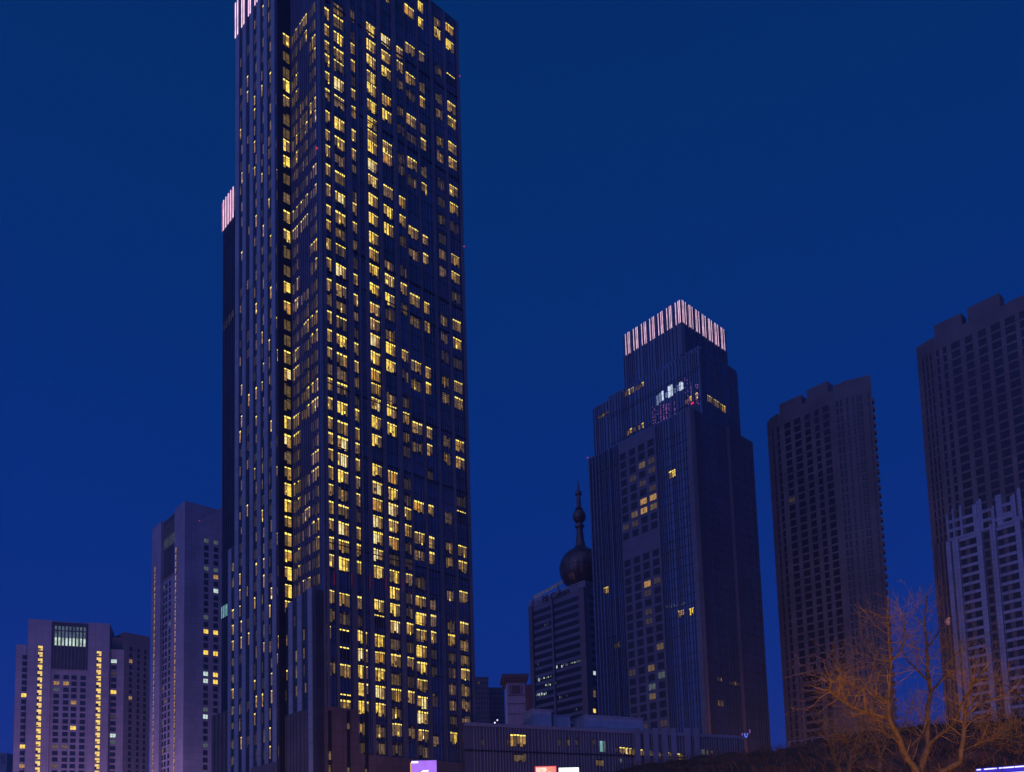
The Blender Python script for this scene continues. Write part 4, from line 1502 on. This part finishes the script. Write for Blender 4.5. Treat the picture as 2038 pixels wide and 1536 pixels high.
def mid_blocks():
    rng = random.Random(71)
    # white corniced block
    P = base_at(1010, 1400, 330)
    T = thing('corniced_block', P, 'pale corniced block with one wide top window, left of the sphere topped office', 'building')
    f = Face(P, dirv(4))
    z = lambda y: f.z(1028, y)
    ua, ub, uc = f.u(1010, 1400), f.u(1046, 1400), f.u(1062, 1400)
    mb = MB()
    mb.box(f, ua, ub, 0, z(1358), -12, 0, M['plant'], True)
    mb.box(f, ub, uc, 0, z(1360), -12, -2, M['brown'], True)
    mb.build('wall', T)
    mb = MB()
    for k, (y0, y1, g) in enumerate(((1359, 1354, 0.4), (1354, 1349, 1.2), (1349, 1343, 2.0))):
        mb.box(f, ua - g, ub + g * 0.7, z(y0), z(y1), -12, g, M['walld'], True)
    mb.build('cornice', T)
    mb = MB()
    mb.box(f, f.u(1015, 1400), f.u(1041, 1400), z(1381), z(1364), 0, 0.15, M['brown'])
    for x in (1015, 1019, 1037, 1041):
        u = f.u(x, 1400)
        mb.box(f, u - 0.15, u + 0.15, z(1381), z(1364), 0.15, 0.4, M['plant'])
    mb.build('window', T)
    mb = MB()
    for y in (1383, 1400, 1420):
        mb.box(f, ua, ub, z(y + 1), z(y), 0, 0.1, M['line'])
    mb.build('joints', T)
    # far apartment blocks
    for xa, xb, yt, Y, lab in ((940, 973, 1350, 520, 'taller of two faint far apartment blocks close to the right edge of the tallest tower'), (974, 1004, 1371, 540, 'lower of two faint far apartment blocks, next to the pale corniced block')):
        P = base_at((xa + xb) / 2, 1400, Y)
        T = thing('far_apartment_block', P, lab, 'apartment block', 'faint far apartment blocks')
        f = Face(P, dirv(10))
        a, c, z1 = f.u(xa, 1400), f.u(xb, 1400), f.z(xa, yt)
        mb = MB()
        mb.box(f, a, c, 0, z1, -14, 0, M['brown'], True)
        mb.build('wall', T)
        mb = MB()
        mb.box(f, a - 0.3, c + 0.3, z1, z1 + 1, -14, 0.3, M['walld'], True)
        mb.build('roof', T)
        ws = WinSet(T, rng)
        zz = z1 - 2
        while zz > 10:
            n = 6
            for i in range(n):
                u = a + (c - a) * (i + 0.3) / n
                ws.add(f, u, u + (c - a) / n * 0.4, zz - 1.5, zz, 'x' if rng.random() > 0.01 else 'low', 0.05, pane)
            zz -= 3.1
        ws.done()
    # small far block at the lower left edge
    P = base_at(6, 1520, 520)
    T = thing('far_apartment_block', P, 'small faint pinkish block at the lower left edge beside the lowest slab block', 'apartment block')
    f = Face(P, dirv(8))
    mb = MB()
    mb.box(f, f.u(-30, 1520), f.u(13, 1520), 0, f.z(5, 1498), -14, 0, M['wall'], True)
    mb.build('wall', T)
    for x in (2, 7):
        mb = MB()
        mb.box(f, f.u(x, 1520), f.u(x + 2.5, 1520), f.z(5, 1521), f.z(5, 1503), 0, 0.2, M['walld'])
        mb.build('window', T)

# ------------------------------------------------------------------ lit signs
def signs():
    # purple panel with a white emblem
    Y = 150
    P = base_at(843, 1530, Y)
    f = Face(P, dirv(3))
    T = thing('lit_sign', P, 'glowing purple sign panel with a white emblem in front of the tallest tower', 'sign', 'lit signs along the lower edge')
    u0, u1 = f.u(819, 1530), f.u(869, 1530)
    z1 = f.z(840, 1513.5)
    z0 = z1 - (u1 - u0) * 1.5
    z0 = max(z0, 4.0)
    mb = MB(); mb.box(f, u0 - 0.15, u1 + 0.15, z0 - 0.15, z1 + 0.15, -0.6, 0, M['metal'], True); mb.build('case', T)
    mb = MB(); mb.rect(f, u0, u1, z0, z1, 0.02, G['purple']); pn = mb.build('panel', T)
    mb = MB(); mb.box(f, u0 - 0.2, u0 - 0.02, z0, z1 - 0.35, 0, 0.1, G['amber']); mb.build('edge_light', T)
    mb = MB()
    um, zc = f.uz(845, 1541)
    R0, R1 = (u1 - u0) * 0.17, (u1 - u0) * 0.09
    n = 24
    a0, a1 = -0.1, math.pi * 1.75
    for k in range(n):
        t0, t1 = a0 + (a1 - a0) * k / n, a0 + (a1 - a0) * (k + 1) / n
        mb.poly([f.p(um + R0 * math.cos(t0), zc + R0 * math.sin(t0), 0.05), f.p(um + R1 * math.cos(t0), zc + R1 * math.sin(t0), 0.05), f.p(um + R1 * math.cos(t1), zc + R1 * math.sin(t1), 0.05), f.p(um + R0 * math.cos(t1), zc + R0 * math.sin(t1), 0.05)], G['signw'])
    mb.rect(f, um, um + R0, zc + R0 * 0.75, zc + R0 * 0.98, 0.05, G['signw'])
    mb.build('emblem', pn)
    mb = MB()
    a = u0 + 0.02
    for k in range(5):
        mb.rect(f, a + k * 0.24, a + k * 0.24 + 0.2, z1 - 0.44, z1 - 0.1, 0.04, G['signw'])
    mb.build('caption', pn)
    mb = MB()
    mb.tube([Vector((f.p((u0 + u1) / 2, 0, -0.3)[:])), f.p((u0 + u1) / 2, z0, -0.3)], [0.35, 0.35], M['metal'], 10)
    mb.build('post', T)
    # red and white panels
    Y = 130
    for xa, xb, yt, k, lab in ((1066, 1106.5, 1525.5, 'r', 'glowing red and pale pink sign panel, left one of a pair below the podium'), (1112, 1152, 1527.5, 'w', 'glowing blank white sign panel, right one of a pair below the podium')):
        P = base_at((xa + xb) / 2, 1530, Y)
        f = Face(P, dirv(3))
        T = thing('lit_sign', P, lab, 'sign', 'lit signs along the lower edge')
        u0, u1 = f.u(xa, 1532), f.u(xb, 1532)
        z1 = f.z((xa + xb) / 2, yt)
        z0 = z1 - 4.5
        mb = MB(); mb.box(f, u0 - 0.1, u1 + 0.1, z0 - 0.1, z1 + 0.1, -0.5, 0, G['rededge'] if k == 'r' else M['metal'], True); mb.build('case', T)
        mb = MB(); mb.rect(f, u0, u1, z0, z1, 0.02, G['signr'] if k == 'r' else G['signw']); pn = mb.build('panel', T)
        if k == 'r':
            mb = MB()
            rng = random.Random(4)
            mb.rect(f, u0 + 0.1, u0 + (u1 - u0) * 0.52, z0 + 0.4, z1 - 0.15, 0.04, G['signp'])
            for i in range(30):
                a, c = rng.uniform(u0, u1 - 0.5), rng.uniform(z0, z1 - 0.6)
                mb.rect(f, a, a + rng.uniform(0.1, 0.5), c, c + rng.uniform(0.05, 0.3), 0.05 + i * 0.002, G[rng.choice(('signp', 'signr', 'signp', 'rededge'))])
            mb.build('print', pn)
        mb = MB()
        for q in (0.2, 0.8):
            u = u0 + (u1 - u0) * q
            mb.tube([f.p(u, 0, -0.25), f.p(u, z0, -0.25)], [0.14, 0.14], M['metal'], 8)
        mb.build('posts', T)

# ------------------------------------------------------------------ hill, brush, railing, neon
HX = [(1150, 1562), (1200, 1546), (1250, 1530), (1310, 1517), (1400, 1507), (1500, 1498), (1560, 1490), (1600, 1481), (1640, 1474), (1700, 1463), (1780, 1449), (1860, 1443), (1950, 1436), (2038, 1425), (2150, 1412), (2300, 1400), (2500, 1400)]
YR = 82.0
def ridge(x):
    """ridge height at world x (metres) and depth YR"""
    pts = [at(a, b, YR) for a, b in HX]
    if x <= pts[0].x:
        return max(0.0, pts[0].z - (pts[0].x - x) * 0.4)
    for p, q in zip(pts, pts[1:]):
        if x <= q.x:
            return p.z + (q.z - p.z) * (x - p.x) / (q.x - p.x)
    return pts[-1].z

def hz(x, y):
    h = ridge(x)
    if y <= YR:
        t = max(0.0, (y - 44.0) / (YR - 44.0))
        k = t * t * (3 - 2 * t)
        k = 0.35 * t + 0.65 * k
    else:
        t = max(0.0, 1 - (y - YR) / 45.0)
        k = t * t * (3 - 2 * t)
    n = math.sin(x * 1.7 + y * 0.9) * 0.12 + math.sin(x * 0.63 - y * 1.3) * 0.16 + math.sin(x * 3.1 + 2 * math.sin(y)) * 0.06
    return h * k + n * min(1, h * k)

def hill():
    mb = MB()
    xs = [-6 + 0.9 * i for i in range(110)]
    ys = [43 + 1.2 * i for i in range(72)]
    grid = [[Vector((x, y, hz(x, y) - 0.02)) for x in xs] for y in ys]
    for j in range(len(ys) - 1):
        for i in range(len(xs) - 1):
            mb.poly([grid[j][i], grid[j][i + 1], grid[j + 1][i + 1], grid[j + 1][i]], M['earth'])
    tag(mb.build('hill', None, True), 'dark earth bank rising to the right', kind='structure')
    rng = random.Random(77)
    mb = MB()
    for i in range(5200):
        x = rng.uniform(2, 60)
        y = YR + rng.triangular(-34, 4, 0)
        z = hz(x, y)
        if z < 0.8:
            continue
        h = rng.uniform(0.25, 0.95)
        a, b = rng.uniform(-0.6, 0.6), rng.uniform(-0.5, 0.5)
        p = Vector((x, y, z - 0.05))
        q = p + Vector((a * h * 0.5, b * h * 0.5, h * 0.55))
        r = p + Vector((a * h * 1.2, b * h, h * rng.uniform(0.8, 1.05)))
        mb.tube([p, q, r], [0.018, 0.013, 0.004], M['brush'], 3)
        if rng.random() < 0.6:
            s = q + Vector((rng.uniform(-0.5, 0.5), rng.uniform(-0.4, 0.4), rng.uniform(0.1, 0.5)))
            mb.tube([q, s], [0.011, 0.004], M['brush'], 3)
    tag(mb.build('dry_brush'), 'tangle of dry brown brush covering the bank', 'brush', kind='stuff')
    # railing on the crest
    pts = [at(x, y, YR - 1) for x, y in ((1570, 1476), (1596, 1473), (1616, 1470), (1640, 1466))]
    T = thing('railing', Vector((pts[0].x, pts[0].y, hz(pts[0].x, pts[0].y))), 'low wire railing with thin posts on the crest of the earth bank', 'railing')
    mb = MB()
    mb.tube(pts, [0.025] * 4, M['lattice'], 5)
    mb.build('top_rail', T)
    for p in pts:
        mb = MB()
        mb.tube([Vector((p.x, p.y, hz(p.x, p.y) - 0.2)), p], [0.035, 0.035], M['lattice'], 5)
        mb.build('post', T)
    # neon line at the lower right corner
    Yn = 40
    A, Bq = at(1944, 1532, Yn), at(2110, 1519, Yn - 4)
    T = thing('neon_light_line', Vector((A.x, A.y, 0)), 'glowing blue violet light line in the lower right corner', 'light strip')
    n = 9
    for k, (t0, t1) in enumerate(((0.0, 0.05), (0.10, 0.23), (0.245, 0.255), (0.29, 0.32), (0.335, 0.47), (0.485, 0.72), (0.74, 1.0))):
        mb = MB()
        mb.tube([A.lerp(Bq, t0), A.lerp(Bq, t1)], [0.028, 0.028], G['neonw'], 6)
        mb.build('tube', T)
    mb = MB()
    bk = UP * 0.13
    dd = (Bq - A).normalized()
    nn = Vector((dd.y, -dd.x, 0))
    q = Face(A, Vector((dd.x, dd.y, 0)).normalized())
    L_ = (Bq - A).length
    def strip_(o0, o1, m_, z0a, z1a):
        a = [A + UP * z0a, Bq + UP * z0a, Bq + UP * z1a, A + UP * z1a]
        mb.poly([p_ + Vector((0, 0.10, 0)) for p_ in a], m_)
    strip_(0, 0, G['neonb'], -0.30, 0.07)
    mb.build('lit_fascia', T)
    mb = MB()
    mb.tube([A.lerp(Bq, 0.34) - UP * 0.26, Bq - UP * 0.24], [0.03, 0.03], G['neonw'], 6)
    mb.build('lower_tube', T)
    mb = MB()
    for t in (0.02, 0.35, 0.68, 1.0):
        p = A.lerp(Bq, t) + Vector((0, 0.2, 0))
        mb.tube([Vector((p.x, p.y, 0)), p], [0.06, 0.05], M['metal'], 6)
    mb.build('posts', T)

# ------------------------------------------------------------------ bare trees
def bare_tree(label, base, limbs, seed, twig_len=1.0, dens=1.0, wide=0.5):
    """limbs: lists of (point, radius) traced in space; twigs fork off them"""
    rng = random.Random(seed)
    T = thing('bare_tree', base, label, 'tree', 'bare winter trees on the right')
    mb = MB()
    tw = MB()
    def jit(p, s):
        return p + Vector((rng.uniform(-s, s), rng.uniform(-s, s), rng.uniform(-s, s)))
    def twig(p, d, ln, r, lvl):
        n = max(3, int(ln / 0.12))
        pts, rr = [p.copy()], [r]
        dd = d.normalized()
        for i in range(n):
            dd = (dd + Vector((rng.gauss(0, 0.22), rng.gauss(0, 0.22), rng.gauss(0.035, 0.20)))).normalized()
            p = p + dd * (ln / n)
            pts.append(p.copy())
            rr.append(max(0.0035, r * (1 - (i + 1) / n * 0.8)))
            if lvl < 3 and i > 0 and rng.random() < (0.68, 0.55, 0.34)[lvl]:
                sd = (dd + Vector((rng.uniform(-1, 1), rng.uniform(-1, 1), rng.uniform(-0.45, 0.8))) * 0.9).normalized()
                twig(p, sd, ln * rng.uniform(0.35, 0.62), rr[-1] * 0.65, lvl + 1)
        tw.tube(pts, rr, M['twig'], 4 if lvl < 1 else 3)
    for limb in limbs:
        pts, rad = [], []
        for (p, r), (q, s) in zip(limb, limb[1:]):
            n = max(2, int((q - p).length / 0.25))
            for i in range(n):
                t = i / n
                pts.append(jit(p.lerp(q, t), 0.018))
                rad.append((r + (s - r) * t) * rng.uniform(0.92, 1.08))
        pts.append(limb[-1][0])
        rad.append(limb[-1][1])
        mb.tube(pts, rad, M['bark'], 8)
        for i in range(2, len(pts)):
            d = (pts[i] - pts[i - 1]).normalized()
            r = rad[i]
            pr = (1.8 if r < 0.075 else 0.55 if r < 0.11 else 0.05) * dens
            while pr > 0 and rng.random() < pr:
                side = Vector((rng.uniform(-1, 1), rng.uniform(-1, 1) * wide * 2, rng.uniform(-0.3, 0.6)))
                side = (side - d * side.dot(d)).normalized()
                twig(pts[i], (d * rng.uniform(0.1, 0.8) + side).normalized(), twig_len * rng.uniform(0.5, 1.3), min(0.016, r * 0.36), 0)
                pr -= 0.5
        twig(pts[-1], (pts[-1] - pts[-3]).normalized(), twig_len * 0.8, rad[-1] * 0.9, 0)
    mb.build('trunk', T, True)
    tw.build('crown', T, True)
    return T

def trees():
    def tr(pix, Y, r0, r1, dy=0.0):
        n = len(pix)
        return [(at(x, y, Y + dy * i / max(1, n - 1)), r0 + (r1 - r0) * i / (n - 1)) for i, (x, y) in enumerate(pix)]
    Y = 30.0
    root = at(1846, 1640, Y)
    base = Vector((root.x, root.y, 0))
    fork = (at(1838, 1575, Y), 0.17)
    limbs = [
        [(base - UP * 0.2, 0.26), (root, 0.2), fork],
        [fork] + tr([(1822, 1531), (1797, 1496), (1792, 1475), (1779, 1451), (1769, 1430), (1768, 1401), (1769, 1362), (1772, 1317), (1769, 1262), (1767, 1232)], Y, 0.115, 0.03, -1.5),
        tr([(1791, 1478), (1767, 1460), (1743, 1436), (1734, 1427), (1722, 1405)], Y - 0.3, 0.05, 0.022, 1.6),
        tr([(1768, 1428), (1737, 1421), (1708, 1412), (1678, 1395), (1657, 1380), (1651, 1371), (1655, 1358), (1666, 1352)], Y - 0.6, 0.065, 0.02, -1.5),
        tr([(1769, 1395), (1745, 1385), (1722, 1372), (1700, 1368), (1680, 1352), (1664, 1344)], Y - 0.9, 0.05, 0.02, 0.8),
        tr([(1769, 1350), (1748, 1330), (1734, 1308), (1725, 1290)], Y - 1, 0.042, 0.02, 1.2),
        tr([(1771, 1320), (1790, 1300), (1803, 1270), (1800, 1245), (1794, 1225)], Y - 1, 0.038, 0.018, -1),
        [fork] + tr([(1832, 1534), (1841, 1501), (1850, 1481), (1846, 1451), (1846, 1407), (1852, 1377), (1847, 1341), (1844, 1282), (1841, 1246), (1842, 1215), (1845, 1185)], Y + 0.2, 0.12, 0.022, 1.0),
        tr([(1850, 1481), (1868, 1463), (1892, 1448), (1907, 1424), (1911, 1404), (1927, 1377), (1938, 1352)], Y + 0.3, 0.06, 0.02, -2.0),
        tr([(1866, 1462), (1863, 1447), (1865, 1437)], Y + 0.3, 0.035, 0.018, 0.3),
        tr([(1846, 1352), (1824, 1332), (1806, 1315), (1798, 1300)], Y + 0.5, 0.045, 0.02, 1.5),
        tr([(1852, 1377), (1877, 1350), (1890, 1322), (1905, 1300), (1912, 1290)], Y + 0.5, 0.05, 0.02, 1.5),
        tr([(1845, 1290), (1862, 1268), (1872, 1250), (1885, 1238)], Y + 0.7, 0.032, 0.014, 0.8),
        [fork] + tr([(1874, 1536), (1910, 1516), (1916, 1481), (1922, 1421), (1925, 1392), (1933, 1365), (1951, 1341)], Y - 0.5, 0.095, 0.03, -1.0),
        tr([(1922, 1424), (1950, 1400), (1975, 1392), (2005, 1380)], Y - 1, 0.045, 0.02, -1),
        tr([(1913, 1495), (1950, 1478), (1985, 1468), (2020, 1465)], Y - 0.6, 0.035, 0.015, 1),
        tr([(1812, 1486), (1830, 1466), (1845, 1440), (1832, 1425)], Y - 0.2, 0.038, 0.018, 1),
    ]
    T = bare_tree('largest bare tree, its forked limbs lit orange, in front of the right hand towers', base, limbs, 9, 0.95, 0.85)
    # pale wind-blown scrap caught in its top
    p = at(1886, 1236, Y + 1.4)
    mb = MB()
    rr = random.Random(2)
    for k in range(14):
        a = p + Vector((rr.uniform(-0.05, 0.05), rr.uniform(-0.05, 0.05), rr.uniform(-0.10, 0.09)))
        d1 = Vector((rr.uniform(-1, 1), rr.uniform(-1, 1), rr.uniform(-1, 1))).normalized() * 0.08
        d2 = d1.cross(Vector((rr.uniform(-1, 1), 1, rr.uniform(-1, 1)))).normalized() * 0.06
        mb.poly([a - d1, a + d2, a + d1, a - d2 + UP * 0.02], M['leafbag'])
    q = mb.build('caught_scrap')
    tag(q, 'small pale orange scrap caught among the top twigs of the largest bare tree', 'scrap')
    Y2 = 37.0
    b2 = at(1682, 1640, Y2)
    base2 = Vector((b2.x, b2.y, 0))
    fk = (at(1681, 1575, Y2), 0.1)
    limbs = [
        [(base2 - UP * 0.2, 0.16), (b2, 0.12), fk],
        [fk] + tr([(1671, 1534), (1657, 1496), (1648, 1475), (1640, 1457), (1628, 1440)], Y2, 0.075, 0.018, -1),
        [fk] + tr([(1690, 1534), (1693, 1496), (1708, 1466), (1722, 1445), (1728, 1425)], Y2, 0.075, 0.018, 1),
        tr([(1650, 1480), (1670, 1466), (1690, 1452), (1700, 1440)], Y2, 0.035, 0.014, 1),
        tr([(1696, 1490), (1680, 1474), (1668, 1450)], Y2 + 0.3, 0.03, 0.014, -1),
    ]
    bare_tree('small bare tree with two thin forked stems, left of the largest bare tree', base2, limbs, 14, 0.7, 0.8)
    Y3 = 33.0
    b3 = at(2075, 1640, Y3)
    base3 = Vector((b3.x, b3.y, 0))
    limbs = [
        [(base3 - UP * 0.2, 0.2), (at(2072, 1560, Y3), 0.16), (at(2065, 1470, Y3), 0.12), (at(2072, 1380, Y3), 0.06), (at(2066, 1330, Y3), 0.03)],
        tr([(2066, 1490), (2030, 1470), (1998, 1450), (1970, 1440), (1946, 1436)], Y3, 0.06, 0.018, -1),
        tr([(2067, 1460), (2030, 1435), (2000, 1425), (1976, 1420)], Y3, 0.05, 0.016, 1.5),
        tr([(2066, 1500), (2032, 1494), (1996, 1478), (1966, 1474)], Y3, 0.05, 0.016, 1),
        tr([(2070, 1420), (2040, 1392), (2015, 1372), (1998, 1362)], Y3, 0.045, 0.016, -1),
    ]
    bare_tree('bare tree at the right edge, only its leftward twigs in view', base3, limbs, 17, 0.9, 0.9)
    Y4 = 36.0
    b4 = at(1756, 1640, Y4)
    base4 = Vector((b4.x, b4.y, 0))
    limbs = [
        [(base4 - UP * 0.2, 0.15), (at(1754, 1560, Y4), 0.1), (at(1750, 1500, Y4), 0.06), (at(1738, 1440, Y4), 0.03), (at(1740, 1380, Y4), 0.02)],
        tr([(1751, 1505), (1770, 1470), (1800, 1440), (1815, 1400)], Y4, 0.045, 0.016, 1),
        tr([(1750, 1500), (1722, 1480), (1690, 1470), (1660, 1462)], Y4, 0.04, 0.015, -1),
        tr([(1744, 1470), (1715, 1440), (1695, 1410), (1688, 1380)], Y4, 0.04, 0.015, 1),
    ]
    bare_tree('thin twiggy bare tree just behind the left limbs of the largest bare tree', base4, limbs, 23, 0.9, 1.0)

# ------------------------------------------------------------------ unseen lamps: street lamps by the trees, added ones for walls and bank
def unseen_lamp(x, y, h, power, col, label, rad=0.3, z0=0.0):
    T = thing('unseen_lamp', Vector((x, y, z0)), label, 'street lamp', 'street lamps and added unseen lamps below the picture')
    mb = MB()
    mb.lathe((x, y), [(z0 + a, b) for a, b in [(0, 0.16), (0.25, 0.16), (0.3, 0.07), (h - 0.35, 0.05), (h - 0.3, 0.12), (h - 0.22, 0.12)]], M['metal'], 10)
    mb.build('post', T)
    mb = MB()
    mb.lathe((x, y), [(z0 + a, b) for a, b in [(h - 0.22, 0.10), (h - 0.12, 0.19), (h, 0.22), (h + 0.12, 0.19), (h + 0.2, 0.10)]], G['sodium'], 12)
    o = mb.build('lamp_globe', T, True)
    l = bpy.data.lights.new('lamp_light', 'POINT')
    l.energy = power
    l.color = col
    l.shadow_soft_size = rad
    lo = bpy.data.objects.new('lamp_light', l)
    COL.objects.link(lo)
    lo.parent = T
    lo.location = (0, 0, h + 0.45)

main_tower()
rear_tower()
crown_tower()
third_tower()
fourth_tower()
left_hotel()
left_tower()
sphere_office()
podium()
mid_blocks()
signs()
hill()
trees()
SOD = (1.0, 0.42, 0.05)
unseen_lamp(8.8, 23.5, 3.3, 1150, SOD, 'street lamp on the ground in front of the small bare tree')
unseen_lamp(15.5, 22.0, 3.2, 900, SOD, 'street lamp on the ground in front of the largest bare tree')
unseen_lamp(-16, 158, 7.0, 14000, (1.0, 0.42, 0.15), 'added unseen lamp at the foot of the tallest tower, near its right face')  # added warm light for the brown base, no such source in view
unseen_lamp(-62, 168, 7.0, 7000, (0.80, 0.45, 0.55), 'added unseen lamp at the foot of the tallest tower, near its left wing')  # added pinkish light for the lower wing
unseen_lamp(-195, 366, 8.0, 150000, (0.75, 0.42, 0.75), 'added unseen lamp for city glow at the foot of the lowest slab block')  # added, stands in for city glow on the slab block
unseen_lamp(-140, 330, 8.0, 80000, (0.70, 0.45, 0.85), 'added unseen lamp for city glow at the foot of the taller slab block')  # added city glow for the taller slab's lower walls
unseen_lamp(24, 190, 7.0, 4000, (0.70, 0.45, 0.75), 'added unseen lamp in front of the podium building')  # added light on the podium front
unseen_lamp(84, 262, 7.0, 60000, (1.0, 0.36, 0.12), 'added unseen lamp for uplight at the foot of the rounded apartment tower')  # added brown uplight for the lowest visible storeys
for lx, ly, ll in ((15, 52, 'leftmost added unseen lamp on the slope of the earth bank'), (26, 52, 'middle added unseen lamp on the slope of the earth bank'), (37, 52, 'rightmost added unseen lamp on the slope of the earth bank')):
    unseen_lamp(lx, ly, 2.0, 6500, (1.0, 0.34, 0.12), ll, 0.3, max(0.0, hz(lx, ly) - 0.1))  # added to throw orange light on the bank, hidden below the frame

# ------------------------------------------------------------------ evening haze over the city
hm = bpy.data.materials.new('evening_haze')
hm.use_nodes = True
t = hm.node_tree
t.nodes.remove(t.nodes['Principled BSDF'])
pv = t.nodes.new('ShaderNodeVolumePrincipled')
pv.inputs['Color'].default_value = (0.28, 0.50, 0.97, 1)
pv.inputs['Density'].default_value = HAZE
pv.inputs['Anisotropy'].default_value = 0.2
t.links.new(pv.outputs['Volume'], t.nodes['Material Output'].inputs['Volume'])
mb = MB()
mb.prism([(-1210, -210, 0), (1210, -210, 0), (1210, 1210, 0), (-1210, 1210, 0)], -1, 330, hm)
hz_o = mb.build('haze')
tag(hz_o, 'thin evening haze lit from the streets below', 'haze', kind='stuff')
